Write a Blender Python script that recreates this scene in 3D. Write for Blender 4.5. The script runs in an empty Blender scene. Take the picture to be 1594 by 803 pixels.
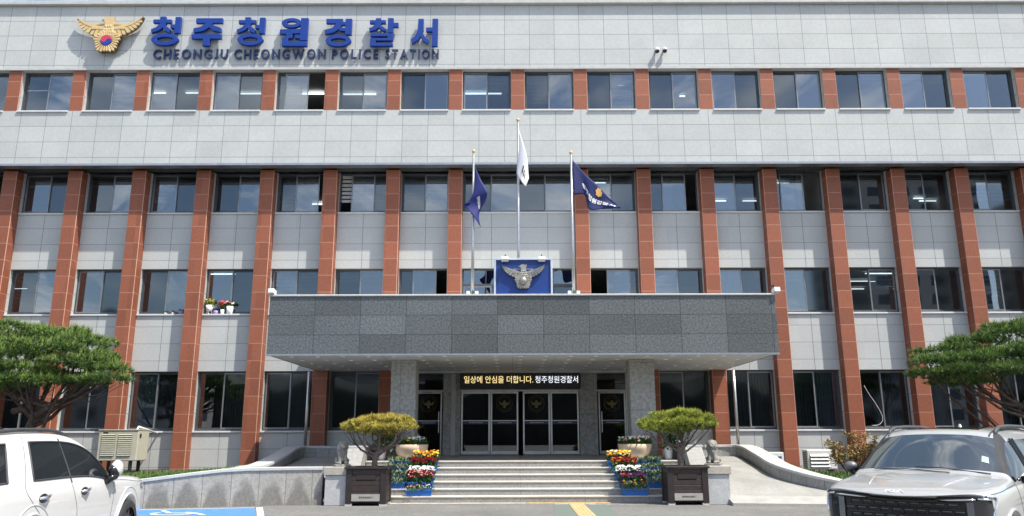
import bpy, bmesh, math, random
from mathutils import Vector, Matrix
from mathutils.bvhtree import BVHTree
random.seed(7)
R = math.radians
sc = bpy.context.scene
col = sc.collection

# ------------------------------------------------------------------ camera
FPX, CXP, CYP = 1200.0, 797.0, 401.5          # focal length and centre of the photograph, in its pixels
TH, ROLL, H = math.atan(274/1200.0), R(0.16), 1.66
cam_d = bpy.data.cameras.new('camera'); cam = bpy.data.objects.new('camera', cam_d); col.objects.link(cam)
cam_d.sensor_width = 36.0; cam_d.lens = 36.0*FPX/1594.0
cam_d.clip_start = 0.1; cam_d.clip_end = 3000
cam.location = (0, 0, H)
cam.rotation_euler = (Matrix.Rotation(R(90)+TH, 3, 'X') @ Matrix.Rotation(-ROLL, 3, 'Z')).to_euler()
sc.camera = cam

def at(px, py, Y=None, Z=None):
    """where the ray through a pixel of the photograph meets the plane y=Y or z=Z"""
    a, b = px-CXP, py-CYP; c, s = math.cos(ROLL), math.sin(ROLL)
    u = (a*c-b*s)/FPX; v = -(a*s+b*c)/FPX
    d = Vector((u, math.cos(TH)-v*math.sin(TH), math.sin(TH)+v*math.cos(TH)))
    t = Y/d.y if Y is not None else (Z-H)/d.z
    return d*t + Vector((0, 0, H))

# ------------------------------------------------------------------ light
SUN_DIR = Vector((1.42, -1.0, 3.1)).normalized()
sun_el = math.asin(SUN_DIR.z); 
sun_d = bpy.data.lights.new('sun', 'SUN'); sun_o = bpy.data.objects.new('sun', sun_d); col.objects.link(sun_o)
sun_d.energy = 4.0; sun_d.angle = R(0.53); sun_d.color = (1.0, 0.95, 0.86)
sun_o.rotation_euler = SUN_DIR.to_track_quat('Z', 'Y').to_euler()
sun_o.location = (20, -20, 40)

w = bpy.data.worlds.new('World'); sc.world = w; w.use_nodes = True
nt = w.node_tree; nt.nodes.clear()
def N(tree, t, **kw):
    n = tree.nodes.new(t)
    for k, v in kw.items():
        setattr(n, k, v)
    return n
def link(tree, a, b): tree.links.new(a, b)
out = N(nt, 'ShaderNodeOutputWorld'); bg = N(nt, 'ShaderNodeBackground')
sky = N(nt, 'ShaderNodeTexSky', sky_type='NISHITA', sun_disc=False)
sky.sun_elevation = sun_el; sky.sun_rotation = math.atan2(SUN_DIR.x, SUN_DIR.y)
sky.air_density = 1.0; sky.dust_density = 1.6; sky.ozone_density = 1.0
tc = N(nt, 'ShaderNodeTexCoord'); mp = N(nt, 'ShaderNodeMapping'); mp.inputs['Scale'].default_value = (1.0, 1.0, 2.6)
mp.inputs['Rotation'].default_value = (0, 0, R(35))
nz = N(nt, 'ShaderNodeTexNoise'); nz.inputs['Scale'].default_value = 3.0; nz.inputs['Detail'].default_value = 9; nz.inputs['Roughness'].default_value = .62
nz.inputs['Distortion'].default_value = 1.6
rp = N(nt, 'ShaderNodeValToRGB'); rp.color_ramp.elements[0].position = .49; rp.color_ramp.elements[1].position = .66
mx = N(nt, 'ShaderNodeMixRGB'); mx.inputs[2].default_value = (7.6, 7.8, 8.1, 1)
link(nt, tc.outputs['Generated'], mp.inputs[0]); link(nt, mp.outputs[0], nz.inputs['Vector']); link(nt, nz.outputs['Fac'], rp.inputs[0])
link(nt, rp.outputs[0], mx.inputs[0]); link(nt, sky.outputs[0], mx.inputs[1]); link(nt, mx.outputs[0], bg.inputs[0])
bg.inputs[1].default_value = 0.132; link(nt, bg.outputs[0], out.inputs[0])
sc.view_settings.view_transform = 'Standard'; sc.view_settings.look = 'None'
sc.view_settings.gamma = 1.0; sc.view_settings.exposure = 0.83

# ------------------------------------------------------------------ mesh helper
class MB:
    def __init__(s): s.v = []; s.f = []; s.m = []; s.cm = 0; s.sm = []; s.csm = False
    def add(s, vs, fs):
        b = len(s.v); s.v += [tuple(v) for v in vs]
        for f in fs: s.f.append(tuple(b+i for i in f)); s.m.append(s.cm); s.sm.append(s.csm)
    def box(s, x0, x1, y0, y1, z0, z1):
        s.add([(x0,y0,z0),(x1,y0,z0),(x1,y1,z0),(x0,y1,z0),(x0,y0,z1),(x1,y0,z1),(x1,y1,z1),(x0,y1,z1)],
              [(3,2,1,0),(4,5,6,7),(0,1,5,4),(1,2,6,5),(2,3,7,6),(3,0,4,7)])
    def cbox(s, c, d, rot=None):
        vs = []
        for z in (-.5,.5):
            for x, y in ((-.5,-.5),(.5,-.5),(.5,.5),(-.5,.5)):
                p = Vector((x*d[0], y*d[1], z*d[2]))
                if rot is not None: p = rot @ p
                vs.append(p+Vector(c))
        s.add(vs, [(3,2,1,0),(4,5,6,7),(0,1,5,4),(1,2,6,5),(2,3,7,6),(3,0,4,7)])
    def prism(s, poly, fn0, fn1):
        """poly: 2-D points; fn0/fn1 place them on the front and back face"""
        a = sum(poly[i][0]*poly[(i+1) % len(poly)][1]-poly[(i+1) % len(poly)][0]*poly[i][1] for i in range(len(poly)))
        if a < 0: poly = poly[::-1]
        n = len(poly)
        vs = [fn0(*p) for p in poly]+[fn1(*p) for p in poly]
        s.add(vs, [tuple(range(n)), tuple(range(2*n-1, n-1, -1))]+[(i, n+i, n+(i+1) % n, (i+1) % n) for i in range(n)])
    def xz(s, poly, y0, y1): s.prism(poly, lambda a, b: (a, y0, b), lambda a, b: (a, y1, b))
    def xy(s, poly, z0, z1): s.prism(poly, lambda a, b: (a, b, z1), lambda a, b: (a, b, z0))
    def grid(s, rows, flip=False):
        n = len(rows[0]); vs = [p for r in rows for p in r]; fs = []
        for i in range(len(rows)-1):
            for j in range(n-1):
                q = (i*n+j, i*n+j+1, (i+1)*n+j+1, (i+1)*n+j); fs.append(q[::-1] if flip else q)
        s.add(vs, fs)
    def lathe(s, prof, c, n=20, axis='z', cap=True):
        vs = []; m = len(prof)
        for i in range(n):
            a = 2*math.pi*i/n; ca, sa = math.cos(a), math.sin(a)
            for r, h in prof:
                if axis == 'z': vs.append((c[0]+r*ca, c[1]+r*sa, c[2]+h))
                elif axis == 'y': vs.append((c[0]+r*ca, c[1]+h, c[2]-r*sa))
                else: vs.append((c[0]+h, c[1]+r*ca, c[2]+r*sa))
        fs = [(i*m+j, ((i+1) % n)*m+j, ((i+1) % n)*m+j+1, i*m+j+1) for i in range(n) for j in range(m-1)]
        if cap:
            fs.append(tuple(i*m for i in range(n))[::-1]); fs.append(tuple(i*m+m-1 for i in range(n)))
        s.add(vs, fs)
    def tube(s, pts, rad, n=8, closed=False):
        pts = [Vector(p) for p in pts]; k = len(pts)
        if not hasattr(rad, '__len__'): rad = [rad]*k
        vs = []; up = None
        for i, p in enumerate(pts):
            if closed: d = pts[(i+1) % k]-pts[i-1]
            else: d = pts[min(i+1, k-1)]-pts[max(i-1, 0)]
            if d.length < 1e-9: d = Vector((0, 0, 1))
            d.normalize()
            if up is None: up = Vector((0, 0, 1)) if abs(d.z) < .9 else Vector((1, 0, 0))
            a = d.cross(up)
            if a.length < 1e-4: a = d.cross(Vector((0.3, 1, 0.2)))
            a.normalize(); b = a.cross(d).normalized(); up = b
            for j in range(n):
                t = 2*math.pi*j/n; vs.append(p+(a*math.cos(t)+b*math.sin(t))*rad[i])
        fs = []
        for i in range(k if closed else k-1):
            for j in range(n):
                i2 = (i+1) % k
                fs.append((i*n+j, i*n+(j+1) % n, i2*n+(j+1) % n, i2*n+j))
        if not closed: fs += [tuple(range(n))[::-1], tuple((k-1)*n+j for j in range(n))]
        s.add(vs, fs)
    def ell(s, c, r, n=12, m=8, rot=None):
        vs = []
        for i in range(m+1):
            t = math.pi*i/m
            for j in range(n):
                a = 2*math.pi*j/n
                p = Vector((r[0]*math.sin(t)*math.cos(a), r[1]*math.sin(t)*math.sin(a), r[2]*math.cos(t)))
                if rot is not None: p = rot @ p
                vs.append(p+Vector(c))
        s.add(vs, [(i*n+j, (i+1)*n+j, (i+1)*n+(j+1) % n, i*n+(j+1) % n) for i in range(m) for j in range(n)])
    def mesh(s, name, mats, org=(0, 0, 0)):
        me = bpy.data.meshes.new(name)
        o = Vector(org)
        me.from_pydata([tuple(Vector(v)-o) for v in s.v], [], s.f)
        for m in mats: me.materials.append(m)
        me.polygons.foreach_set('material_index', s.m)
        me.polygons.foreach_set('use_smooth', s.sm)
        me.update()
        return me
    def build(s, name, mats, parent=None, bevel=0, local=False, seg=1):
        if not isinstance(mats, (list, tuple)): mats = [mats]
        org = (0, 0, 0) if local or parent is None else ORG.get(parent, (0, 0, 0))
        o = bpy.data.objects.new(name, s.mesh(name, mats, org)); col.objects.link(o)
        if parent is not None: o.parent = parent
        ORG[o] = org if parent is not None else (0, 0, 0)
        if bevel:
            b = o.modifiers.new('bevel', 'BEVEL'); b.width = bevel; b.segments = seg; b.limit_method = 'ANGLE'; b.angle_limit = R(40)
        return o
ORG = {}
def tag(o, label=None, cat=None, group=None, kind=None):
    if label: o['label'] = label
    if cat: o['category'] = cat
    if group: o['group'] = group
    if kind: o['kind'] = kind
    return o
def thing(name, loc, label, cat, group=None, rz=0):
    o = bpy.data.objects.new(name, None); col.objects.link(o); o.location = loc; o.rotation_euler = (0, 0, rz)
    o.empty_display_size = .2
    ORG[o] = tuple(loc) if rz == 0 else (0, 0, 0)
    return tag(o, label, cat, group)
def evaluated(o, name):
    """mesh of an object with its modifiers applied; the source is removed"""
    dg = bpy.context.evaluated_depsgraph_get()
    me = bpy.data.meshes.new_from_object(o.evaluated_get(dg), depsgraph=dg)
    me.name = name
    bpy.data.objects.remove(o)
    return me
def text_mb(body, size=1.0, bold=0.0, base=False):
    """outline text as flat triangles in the xy plane, centred"""
    cu = bpy.data.curves.new('t', 'FONT'); cu.body = body; cu.size = size; cu.offset = bold
    cu.align_x = 'CENTER'; cu.align_y = 'TOP_BASELINE' if base else 'CENTER'; cu.resolution_u = 3
    o = bpy.data.objects.new('t', cu); col.objects.link(o)
    me = evaluated(o, 't')
    vs = [v.co.copy() for v in me.vertices]; fs = [tuple(p.vertices) for p in me.polygons]
    bpy.data.meshes.remove(me)
    return vs, fs

# ------------------------------------------------------------------ materials
def pbsdf(m):
    m.use_nodes = True
    return m.node_tree.nodes['Principled BSDF']
def mat(name, c, rough=.6, metal=0, var=.12, vs=6.0, bump=0, bs=60, coat=0, spec=.5, var2=0, vs2=60, sheen=0):
    m = bpy.data.materials.new(name); p = pbsdf(m); t = m.node_tree
    p.inputs['Roughness'].default_value = rough; p.inputs['Metallic'].default_value = metal
    p.inputs['Specular IOR Level'].default_value = spec; p.inputs['Coat Weight'].default_value = coat
    p.inputs['Coat Roughness'].default_value = .03
    tc = N(t, 'ShaderNodeTexCoord')
    n1 = N(t, 'ShaderNodeTexNoise'); n1.inputs['Scale'].default_value = vs; n1.inputs['Detail'].default_value = 5
    link(t, tc.outputs['Object'], n1.inputs['Vector'])
    a = N(t, 'ShaderNodeMixRGB'); a.inputs[1].default_value = (*[max(0, x*(1-var)) for x in c], 1); a.inputs[2].default_value = (*[x*(1+var) for x in c], 1)
    r = N(t, 'ShaderNodeMapRange'); r.inputs[1].default_value = .3; r.inputs[2].default_value = .7
    link(t, n1.outputs['Fac'], r.inputs[0]); link(t, r.outputs[0], a.inputs[0])
    last = a.outputs[0]
    if var2:
        n2 = N(t, 'ShaderNodeTexNoise'); n2.inputs['Scale'].default_value = vs2; n2.inputs['Detail'].default_value = 2
        link(t, tc.outputs['Object'], n2.inputs['Vector'])
        mr = N(t, 'ShaderNodeMapRange'); mr.inputs[1].default_value = .3; mr.inputs[2].default_value = .7; mr.inputs[3].default_value = 1-var2; mr.inputs[4].default_value = 1+var2
        link(t, n2.outputs['Fac'], mr.inputs[0])
        mu = N(t, 'ShaderNodeVectorMath', operation='SCALE'); link(t, last, mu.inputs[0]); link(t, mr.outputs[0], mu.inputs['Scale'])
        last = mu.outputs[0]
    link(t, last, p.inputs['Base Color'])
    if bump:
        n3 = N(t, 'ShaderNodeTexNoise'); n3.inputs['Scale'].default_value = bs; n3.inputs['Detail'].default_value = 4
        link(t, tc.outputs['Object'], n3.inputs['Vector'])
        b = N(t, 'ShaderNodeBump'); b.inputs['Strength'].default_value = bump; b.inputs['Distance'].default_value = .02
        link(t, n3.outputs['Fac'], b.inputs['Height']); link(t, b.outputs[0], p.inputs['Normal'])
    return m
def math_(t, op, a, b=None, c=None):
    n = N(t, 'ShaderNodeMath', operation=op)
    for i, x in enumerate((a, b, c)):
        if x is None: continue
        if isinstance(x, (int, float)): n.inputs[i].default_value = x
        else: link(t, x, n.inputs[i])
    return n.outputs[0]
def tiles(name, c, tw, th, xo, zo, jw, jc, tilevar=.05, speck=.15, ss=22, rough=.55, vert=True, stain=0, horiz=True, fine=.1, spec=.4, tint=0):
    """stone cladding: joints on a metric grid, a slightly different shade for every slab, speckled grain"""
    m = bpy.data.materials.new(name); p = pbsdf(m); t = m.node_tree
    p.inputs['Roughness'].default_value = rough; p.inputs['Specular IOR Level'].default_value = spec
    g = N(t, 'ShaderNodeNewGeometry'); sp = N(t, 'ShaderNodeSeparateXYZ'); sn = N(t, 'ShaderNodeSeparateXYZ')
    link(t, g.outputs['Position'], sp.inputs[0]); link(t, g.outputs['True Normal'], sn.inputs[0])
    sx = math_(t, 'GREATER_THAN', math_(t, 'ABSOLUTE', sn.outputs[0]), .7)
    sz = math_(t, 'GREATER_THAN', math_(t, 'ABSOLUTE', sn.outputs[2]), .7)
    a = math_(t, 'ADD', math_(t, 'MULTIPLY', sp.outputs[0], math_(t, 'SUBTRACT', 1, sx)), math_(t, 'MULTIPLY', sp.outputs[1], sx))
    fa = math_(t, 'DIVIDE', math_(t, 'SUBTRACT', a, xo), tw)
    fz = math_(t, 'DIVIDE', math_(t, 'SUBTRACT', sp.outputs[2], zo), th)
    ja = math_(t, 'GREATER_THAN', math_(t, 'ABSOLUTE', math_(t, 'SUBTRACT', math_(t, 'FRACT', fa), .5)), .5-jw/2/tw)
    jz = math_(t, 'GREATER_THAN', math_(t, 'ABSOLUTE', math_(t, 'SUBTRACT', math_(t, 'FRACT', fz), .5)), .5-jw/2/th)
    if not vert: j = jz
    elif not horiz: j = ja
    else: j = math_(t, 'MAXIMUM', ja, jz)
    j = math_(t, 'MULTIPLY', j, math_(t, 'SUBTRACT', 1, sz))
    cmb = N(t, 'ShaderNodeCombineXYZ')
    link(t, math_(t, 'FLOOR', fa) if vert else math_(t, 'FLOOR', math_(t, 'DIVIDE', a, 1.1)), cmb.inputs[0]); link(t, math_(t, 'FLOOR', fz), cmb.inputs[1])
    wn = N(t, 'ShaderNodeTexWhiteNoise'); link(t, cmb.outputs[0], wn.inputs['Vector'])
    k = math_(t, 'ADD', 1-tilevar, math_(t, 'MULTIPLY', wn.outputs['Value'], 2*tilevar))
    for scl, amp, det in ((ss, speck, 3), (ss*5, fine, 2), (.9, .05, 4)):
        n1 = N(t, 'ShaderNodeTexNoise'); n1.inputs['Scale'].default_value = scl; n1.inputs['Detail'].default_value = det
        link(t, g.outputs['Position'], n1.inputs['Vector'])
        mr = N(t, 'ShaderNodeMapRange'); mr.inputs[1].default_value = .3; mr.inputs[2].default_value = .7; mr.inputs[3].default_value = 1-amp; mr.inputs[4].default_value = 1+amp
        link(t, n1.outputs['Fac'], mr.inputs[0]); k = math_(t, 'MULTIPLY', k, mr.outputs[0])
    if stain:
        # splash-back dirt: rises from the ground in a bow inside every slab
        fr = math_(t, 'ABSOLUTE', math_(t, 'SUBTRACT', math_(t, 'FRACT', fa), .5))
        hgt = math_(t, 'SUBTRACT', .52, math_(t, 'MULTIPLY', math_(t, 'MULTIPLY', fr, fr), 2.6))
        n2 = N(t, 'ShaderNodeTexNoise'); n2.inputs['Scale'].default_value = 4; link(t, g.outputs['Position'], n2.inputs['Vector'])
        hgt = math_(t, 'ADD', hgt, math_(t, 'MULTIPLY', math_(t, 'SUBTRACT', n2.outputs['Fac'], .5), .5))
        dd = N(t, 'ShaderNodeMapRange'); dd.inputs[1].default_value = -.10; dd.inputs[2].default_value = .14; dd.inputs[3].default_value = 1-stain; dd.inputs[4].default_value = 1
        link(t, math_(t, 'SUBTRACT', sp.outputs[2], hgt), dd.inputs[0]); k = math_(t, 'MULTIPLY', k, dd.outputs[0])
    cc = N(t, 'ShaderNodeVectorMath', operation='SCALE'); cc.inputs[0].default_value = c; link(t, k, cc.inputs['Scale'])
    mx = N(t, 'ShaderNodeMixRGB'); mx.inputs[2].default_value = (*jc, 1); link(t, j, mx.inputs[0]); link(t, cc.outputs[0], mx.inputs[1])
    link(t, mx.outputs[0], p.inputs['Base Color'])
    return m
def emis(name, c, s):
    m = bpy.data.materials.new(name); p = pbsdf(m); p.inputs['Base Color'].default_value = (*c, 1)
    p.inputs['Emission Color'].default_value = (*c, 1); p.inputs['Emission Strength'].default_value = s
    return m
def glass(name, tint, refl, rtint=(1, 1, 1), rough=.0, wav=.0):
    m = bpy.data.materials.new(name); m.use_nodes = True; t = m.node_tree; t.nodes.clear()
    o = N(t, 'ShaderNodeOutputMaterial'); mxs = N(t, 'ShaderNodeMixShader'); tr = N(t, 'ShaderNodeBsdfTransparent'); gl = N(t, 'ShaderNodeBsdfGlossy')
    tr.inputs[0].default_value = (*tint, 1); gl.inputs[0].default_value = (*rtint, 1); gl.inputs['Roughness'].default_value = rough
    fr = N(t, 'ShaderNodeFresnel'); fr.inputs[0].default_value = 1.5
    link(t, math_(t, 'MINIMUM', math_(t, 'ADD', fr.outputs[0], refl), 1.0), mxs.inputs[0])
    link(t, tr.outputs[0], mxs.inputs[1]); link(t, gl.outputs[0], mxs.inputs[2]); link(t, mxs.outputs[0], o.inputs[0])
    if wav:
        g = N(t, 'ShaderNodeNewGeometry'); n = N(t, 'ShaderNodeTexNoise'); n.inputs['Scale'].default_value = 1.3; n.inputs['Detail'].default_value = 1
        link(t, g.outputs['Position'], n.inputs['Vector'])
        b = N(t, 'ShaderNodeBump'); b.inputs['Strength'].default_value = wav; b.inputs['Distance'].default_value = .05
        link(t, n.outputs['Fac'], b.inputs['Height']); link(t, b.outputs[0], gl.inputs['Normal'])
    return m

X0 = .25
BY, TY, PY = 26.5, 25.6, 26.1                 # lower wall, top storey and pilaster fronts
SILL = [1.785, 5.745, 9.395, 12.93]; HEAD = [3.775, 7.35, 10.9, 14.52]; ROOF = 17.16
m_stone = tiles('pale_granite', (.465, .48, .468), .905, .587, -18.35, SILL[3], .016, (.17, .19, .20), tilevar=.05, speck=.05, ss=14, fine=.14)
m_stone_g = tiles('pale_granite_spandrel', (.465, .48, .468), 1.13, .587, 0.25, .61, .016, (.2, .22, .23), tilevar=.045, speck=.05, ss=14, fine=.14, vert=False)
m_red = tiles('red_granite', (.262, .086, .046), 1, .587, 0, SILL[2]-.02, .014, (.50, .27, .20), tilevar=.14, speck=.08, ss=11, vert=False)
m_dark = tiles('dark_grey_granite', (.100, .110, .114), 1.245, .535, -6.62, 3.755, .014, (.03, .034, .036), tilevar=.26, speck=.42, ss=20, rough=.45, fine=.35)
m_grey = tiles('grey_granite', (.31, .31, .295), 2.0, 1.35, .8, .96, .01, (.1, .1, .1), tilevar=.03, speck=.26, ss=10, fine=.35)
m_low = tiles('low_wall_granite', (.33, .315, .285), .62, 3, .1, -1, .012, (.12, .12, .12), tilevar=.05, speck=.16, ss=16, horiz=False, stain=.42, fine=.25)
m_step = tiles('step_granite', (.26, .255, .245), 1.6, 30, .2, -9, .008, (.1, .1, .1), tilevar=.06, speck=.2, ss=22, horiz=False, fine=.3)
m_tread = mat('step_tread', (.50, .47, .42), .6, var=.1, vs=3, var2=.08, vs2=40)
m_cop = mat('coping_stone', (.46, .46, .45), .55, var=.08, vs=4, var2=.1, vs2=40)
m_sill = mat('sill_stone', (.60, .61, .61), .5, var=.05)
m_alum = mat('dark_aluminium', (.075, .085, .095), .4, .35, var=.1)
m_alu_l = mat('pale_aluminium', (.36, .38, .40), .32, .75, var=.1)
m_steel = mat('brushed_steel', (.55, .55, .54), .28, .9, var=.1)
m_glass = glass('window_glass', (.60, .66, .70), .13, (.88, .92, .96), wav=.012)
m_scrn = glass('insect_screen', (.48, .51, .53), .075, (.78, .86, .92), rough=.05)
m_dglass = glass('dark_door_glass', (.30, .33, .36), .07, (.9, .95, 1.0))
m_room = mat('office_wall', (.46, .46, .45), .8, var=.2, vs=.8)
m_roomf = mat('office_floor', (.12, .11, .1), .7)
m_tube = emis('fluorescent_tube', (.95, 1.0, .97), 2.2)
m_blind = mat('window_blind', (.50, .51, .50), .7, var=.06)
m_curt = mat('vertical_blind', (.55, .57, .58), .8, var=.1)
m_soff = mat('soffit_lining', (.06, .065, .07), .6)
m_black = mat('black_plastic', (.02, .021, .023), .45, var=.1)
m_white = mat('white_plastic', (.75, .76, .77), .4, var=.04)
m_blue = mat('sign_blue', (.007, .042, .25), .5, var=.06, spec=.3)
m_mortar = mat('pale_pointing', (.52, .30, .22), .8)
m_navy = mat('letter_navy', (.010, .026, .10), .5, var=.05)
m_gold = mat('emblem_gold', (.60, .44, .21), .45, 0, var=.07, vs=14)
m_brown = mat('emblem_line_brown', (.07, .038, .02), .6)
m_sred = mat('taegeuk_red', (.55, .04, .09), .4, var=.03)
m_sblue = mat('taegeuk_blue', (.015, .035, .26), .4, var=.03)
m_silver = mat('emblem_silver', (.34, .32, .28), .38, .55, var=.15, vs=18)
# ------------------------------------------------------------------ the building
bld = thing('police_station', (X0, BY, 0), 'wide four storey police station clad in pale granite with red granite pilasters', 'building')
PXL = [16.3,116,214.6,313,411,508,604.5,700,796,893,988.7,1086,1182,1279,1379,1477,1578.6]
PL = [(p-797)*.02320 for p in PXL]
PL = [PL[0]-4.64, PL[0]-2.32]+PL+[PL[-1]+2.32, PL[-1]+4.64]
PW = .49
WL, WR = PL[0]-.3, PL[-1]+PW+.3
CEN = 10                                     # the pilaster left out below the top storey
PD = .12                                     # pilasters only reach the lower floors' wall, so leave joints between
m_joint = mat('sealed_joint', (.17, .18, .185), .8)
def wallstrip(x0, x1, y0, y1, z0, z1):
    q = MB(); q.box(x0, x1, y0, y1, z0, z1); q.build('wall', m_stone, bld)
GEX0, GEX1 = PL[8]+PW, PL[12]                 # entrance opening on the ground floor (three bays)
bays = []
for i in range(len(PL)-1): bays.append((PL[i]+PW, PL[i+1], i))
for i, p in enumerate(PL):
    if i == CEN: continue
    if PL[8] < p < PL[12]: wallstrip(p, p+PW, BY, BY+.35, 3.9, 10.9)
    else: wallstrip(p, p+PW, BY, BY+.35, 0, 10.9)
def sp_(x0, x1, z0, z1):
    q = MB(); q.box(x0, x1, BY, BY+.35, z0, z1); q.cm = 1
    for i in range(1, max(2, round((x1-x0)/1.0))): xm = x0+(x1-x0)*i/max(2, round((x1-x0)/1.0))+.04; q.box(xm-.008, xm+.008, BY-.002, BY+.02, z0+.001, z1-.001)
    q.build('spandrel', [m_stone_g, m_joint], bld)
low_bays = [b for b in bays if b[2] not in (CEN-1, CEN)]+[(PL[CEN-1]+PW, PL[CEN+1], CEN-1)]
for x0, x1, i in low_bays:
    gl = x0 >= GEX0-.01 and x1 <= GEX1+.01
    if not gl: sp_(x0, x1, 0, SILL[0])
    sp_(x0, x1, HEAD[0] if not gl else 3.9, SILL[1]); sp_(x0, x1, HEAD[1], SILL[2])
wallstrip(WL, WR, TY, TY+.4, 10.9, SILL[3]); wallstrip(WL, WR, TY, TY+.4, HEAD[3], ROOF-.1)
for p in PL: wallstrip(p, p+PW, TY+.06, TY+.4, SILL[3], HEAD[3])
# ends and back
for xa, xb in ((WL-.35, WL), (WR, WR+.35)): wallstrip(xa, xb, TY, BY+12, 0, ROOF-.1)
wallstrip(WL-.35, WR+.35, BY+12, BY+12.3, 0, ROOF-.1)
q = MB(); q.box(WL, WR, BY, BY+12, ROOF-.5, ROOF-.3); q.build('roof', m_soff, bld)
c = MB(); c.box(WL-.45, WR+.45, TY-.14, TY+.5, ROOF-.1, ROOF+.06); c.build('parapet_cap', m_cop, bld, bevel=.015)
c = MB(); c.box(WL, WR, TY-.045, TY+.3, HEAD[3]-.03, HEAD[3]+.055); c.build('band_course', m_cop, bld)
c = MB(); c.box(WL, WR, TY-.03, TY+.3, 10.86, 10.94); c.build('drip_edge', m_alu_l, bld)
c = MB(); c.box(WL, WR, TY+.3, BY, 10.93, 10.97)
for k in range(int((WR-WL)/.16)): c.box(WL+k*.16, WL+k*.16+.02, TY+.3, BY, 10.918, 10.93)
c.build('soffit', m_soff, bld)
# pilasters
for i, p in enumerate(PL):
    m = MB()
    if i == CEN: m.box(p, p+PW, TY+.012, TY+.06, SILL[3]-.0, HEAD[3]-.03)
    else:
        z0 = 3.9 if PL[8] < p < PL[12] else 0
        m.box(p, p+PW, PY, BY, z0, 10.86)
        m.box(p, p+PW, TY+.012, TY+.06, SILL[3], HEAD[3]-.03)
    pil = m.build('pilaster', [m_red, m_mortar], bld, bevel=.014); pil.modifiers['bevel'].material = 1
    if i != CEN and p+PW < 0:      # pale pointing on the sunny corner
        pass
# windows
rw = random.Random(3)
def window(x0, x1, z0, z1, yp, f, style, transom=False, n=2, bars=0):
    """yp: wall face; frame with sashes set back in the reveal"""
    fr = MB(); d0, d1 = yp+.14, yp+.22
    if f == 3: d0, d1 = yp+.2, yp+.28
    t = .05
    fr.box(x0, x0+t, d0, d1, z0, z1); fr.box(x1-t, x1, d0, d1, z0, z1)
    fr.box(x0+t, x1-t, d0, d1, z0, z0+t+.02); fr.box(x0+t, x1-t, d0, d1, z1-t, z1)
    ix0, ix1 = x0+t, x1-t; iz0, iz1 = z0+t+.02, z1-t
    if transom:
        fr.box(ix0, ix1, d0+.004, d1, z1-.62, z1-.54)
    wd = (ix1-ix0)/n
    st = .042
    wn = fr.build('window', m_alum, bld, bevel=.006)
    sill = MB(); sill.box(x0+.002, x1-.002, yp-.05, d0, z0-.055, z0+.002)
    if f < 4: sill.build('sill', m_sill, wn, bevel=.006)
    zs = iz1 if not transom else z1-.62
    for k in range(n):
        a, b = ix0+k*wd, ix0+(k+1)*wd
        outer = (k % 2 == style % 2)
        yy = d0+.014 if outer else d0+.046
        slide = (wd*rw.choice((.25, .45, .7))*(1 if k == 0 else -1)) if outer and n == 2 and f > 0 and rw.random() < .22 else 0
        s = MB()
        if outer: a2, b2 = a-(.02 if k else 0), b+(.02 if k < n-1 else 0)
        else: a2, b2 = a, b
        a2 += slide; b2 += slide
        s.box(a2, a2+st, yy-.012, yy+.012, iz0, zs); s.box(b2-st, b2, yy-.012, yy+.012, iz0, zs)
        s.box(a2+st, b2-st, yy-.012, yy+.012, iz0, iz0+st); s.box(a2+st, b2-st, yy-.012, yy+.012, zs-st, zs)
        s.build('sash', m_alum if outer is False else m_alus, wn)
        g = MB(); g.box(a2+st-.005, b2-st+.005, yy-.003, yy+.003, iz0+st-.005, zs-st+.005)
        dark = (not outer)
        if f == 0: dark = rw.random() < .75
        g.build('pane', m_scrn if dark else m_glass, wn)
        if transom:
            g = MB(); g.box(a+.004, b-.004, d0+.03, d0+.036, z1-.54, z1-t); g.build('pane', m_glass, wn)
    # what hangs inside
    yb = d1+.045
    if bars:
        q = MB()
        for j in range(int((ix1-ix0)/.11)):
            xx = ix0+.05+j*.11; q.box(xx, xx+.012, yb-.03, yb-.018, iz0, iz1)
        q.build('security_bar', m_steel2, wn)
    r = rw.random()
    if f == 0 or style in (4, 5):
        if r < .72 or style in (4, 5):
            q = MB(); ext = rw.choice((1, 1, .5)); off = rw.choice((0, 1))
            xa = ix0 if not off or ext == 1 else (ix0+ix1)/2; xe = xa+(ix1-ix0)*ext
            x = xa; 
            while x < xe-.05:
                y0 = yb+rw.uniform(0, .03); q.add([(x, y0, iz0), (x+.085, y0+.035, iz0), (x+.085, y0+.035, iz1), (x, y0, iz1)], [(0, 1, 2, 3)]); x += .1
            q.build('vertical_blind', m_curt, wn)
    elif r < .5:
        q = MB(); k = rw.randrange(n); a, b = ix0+k*wd, ix0+(k+1)*wd
        if rw.random() < .35: a, b = ix0, ix1
        dep = rw.choice((.3, .5, .75, .85))*(iz1-iz0)
        zz = iz1
        while zz > iz1-dep: q.box(a, b, yb, yb+.01, zz-.105, zz); zz -= .15
        q.build('roller_blind', m_blind, wn)
    return wn
m_alus = mat('sash_aluminium_lit', (.24, .25, .26), .35, .5, var=.1)  # outer sashes paler: the highlight on their lit edges is put into the colour
m_steel2 = mat('security_bar_steel', (.42, .43, .44), .4, .5)
W = {}
for x0, x1, i in bays:
    W[(3, i)] = window(x0, x1, SILL[3], HEAD[3]-.03, TY, 3, [0, 0, 1, 1, 0, 0, 1, 1, 1, 0, 1, 1, 1, 0, 1, 1, 0, 0, 0, 0][i % 20])
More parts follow.
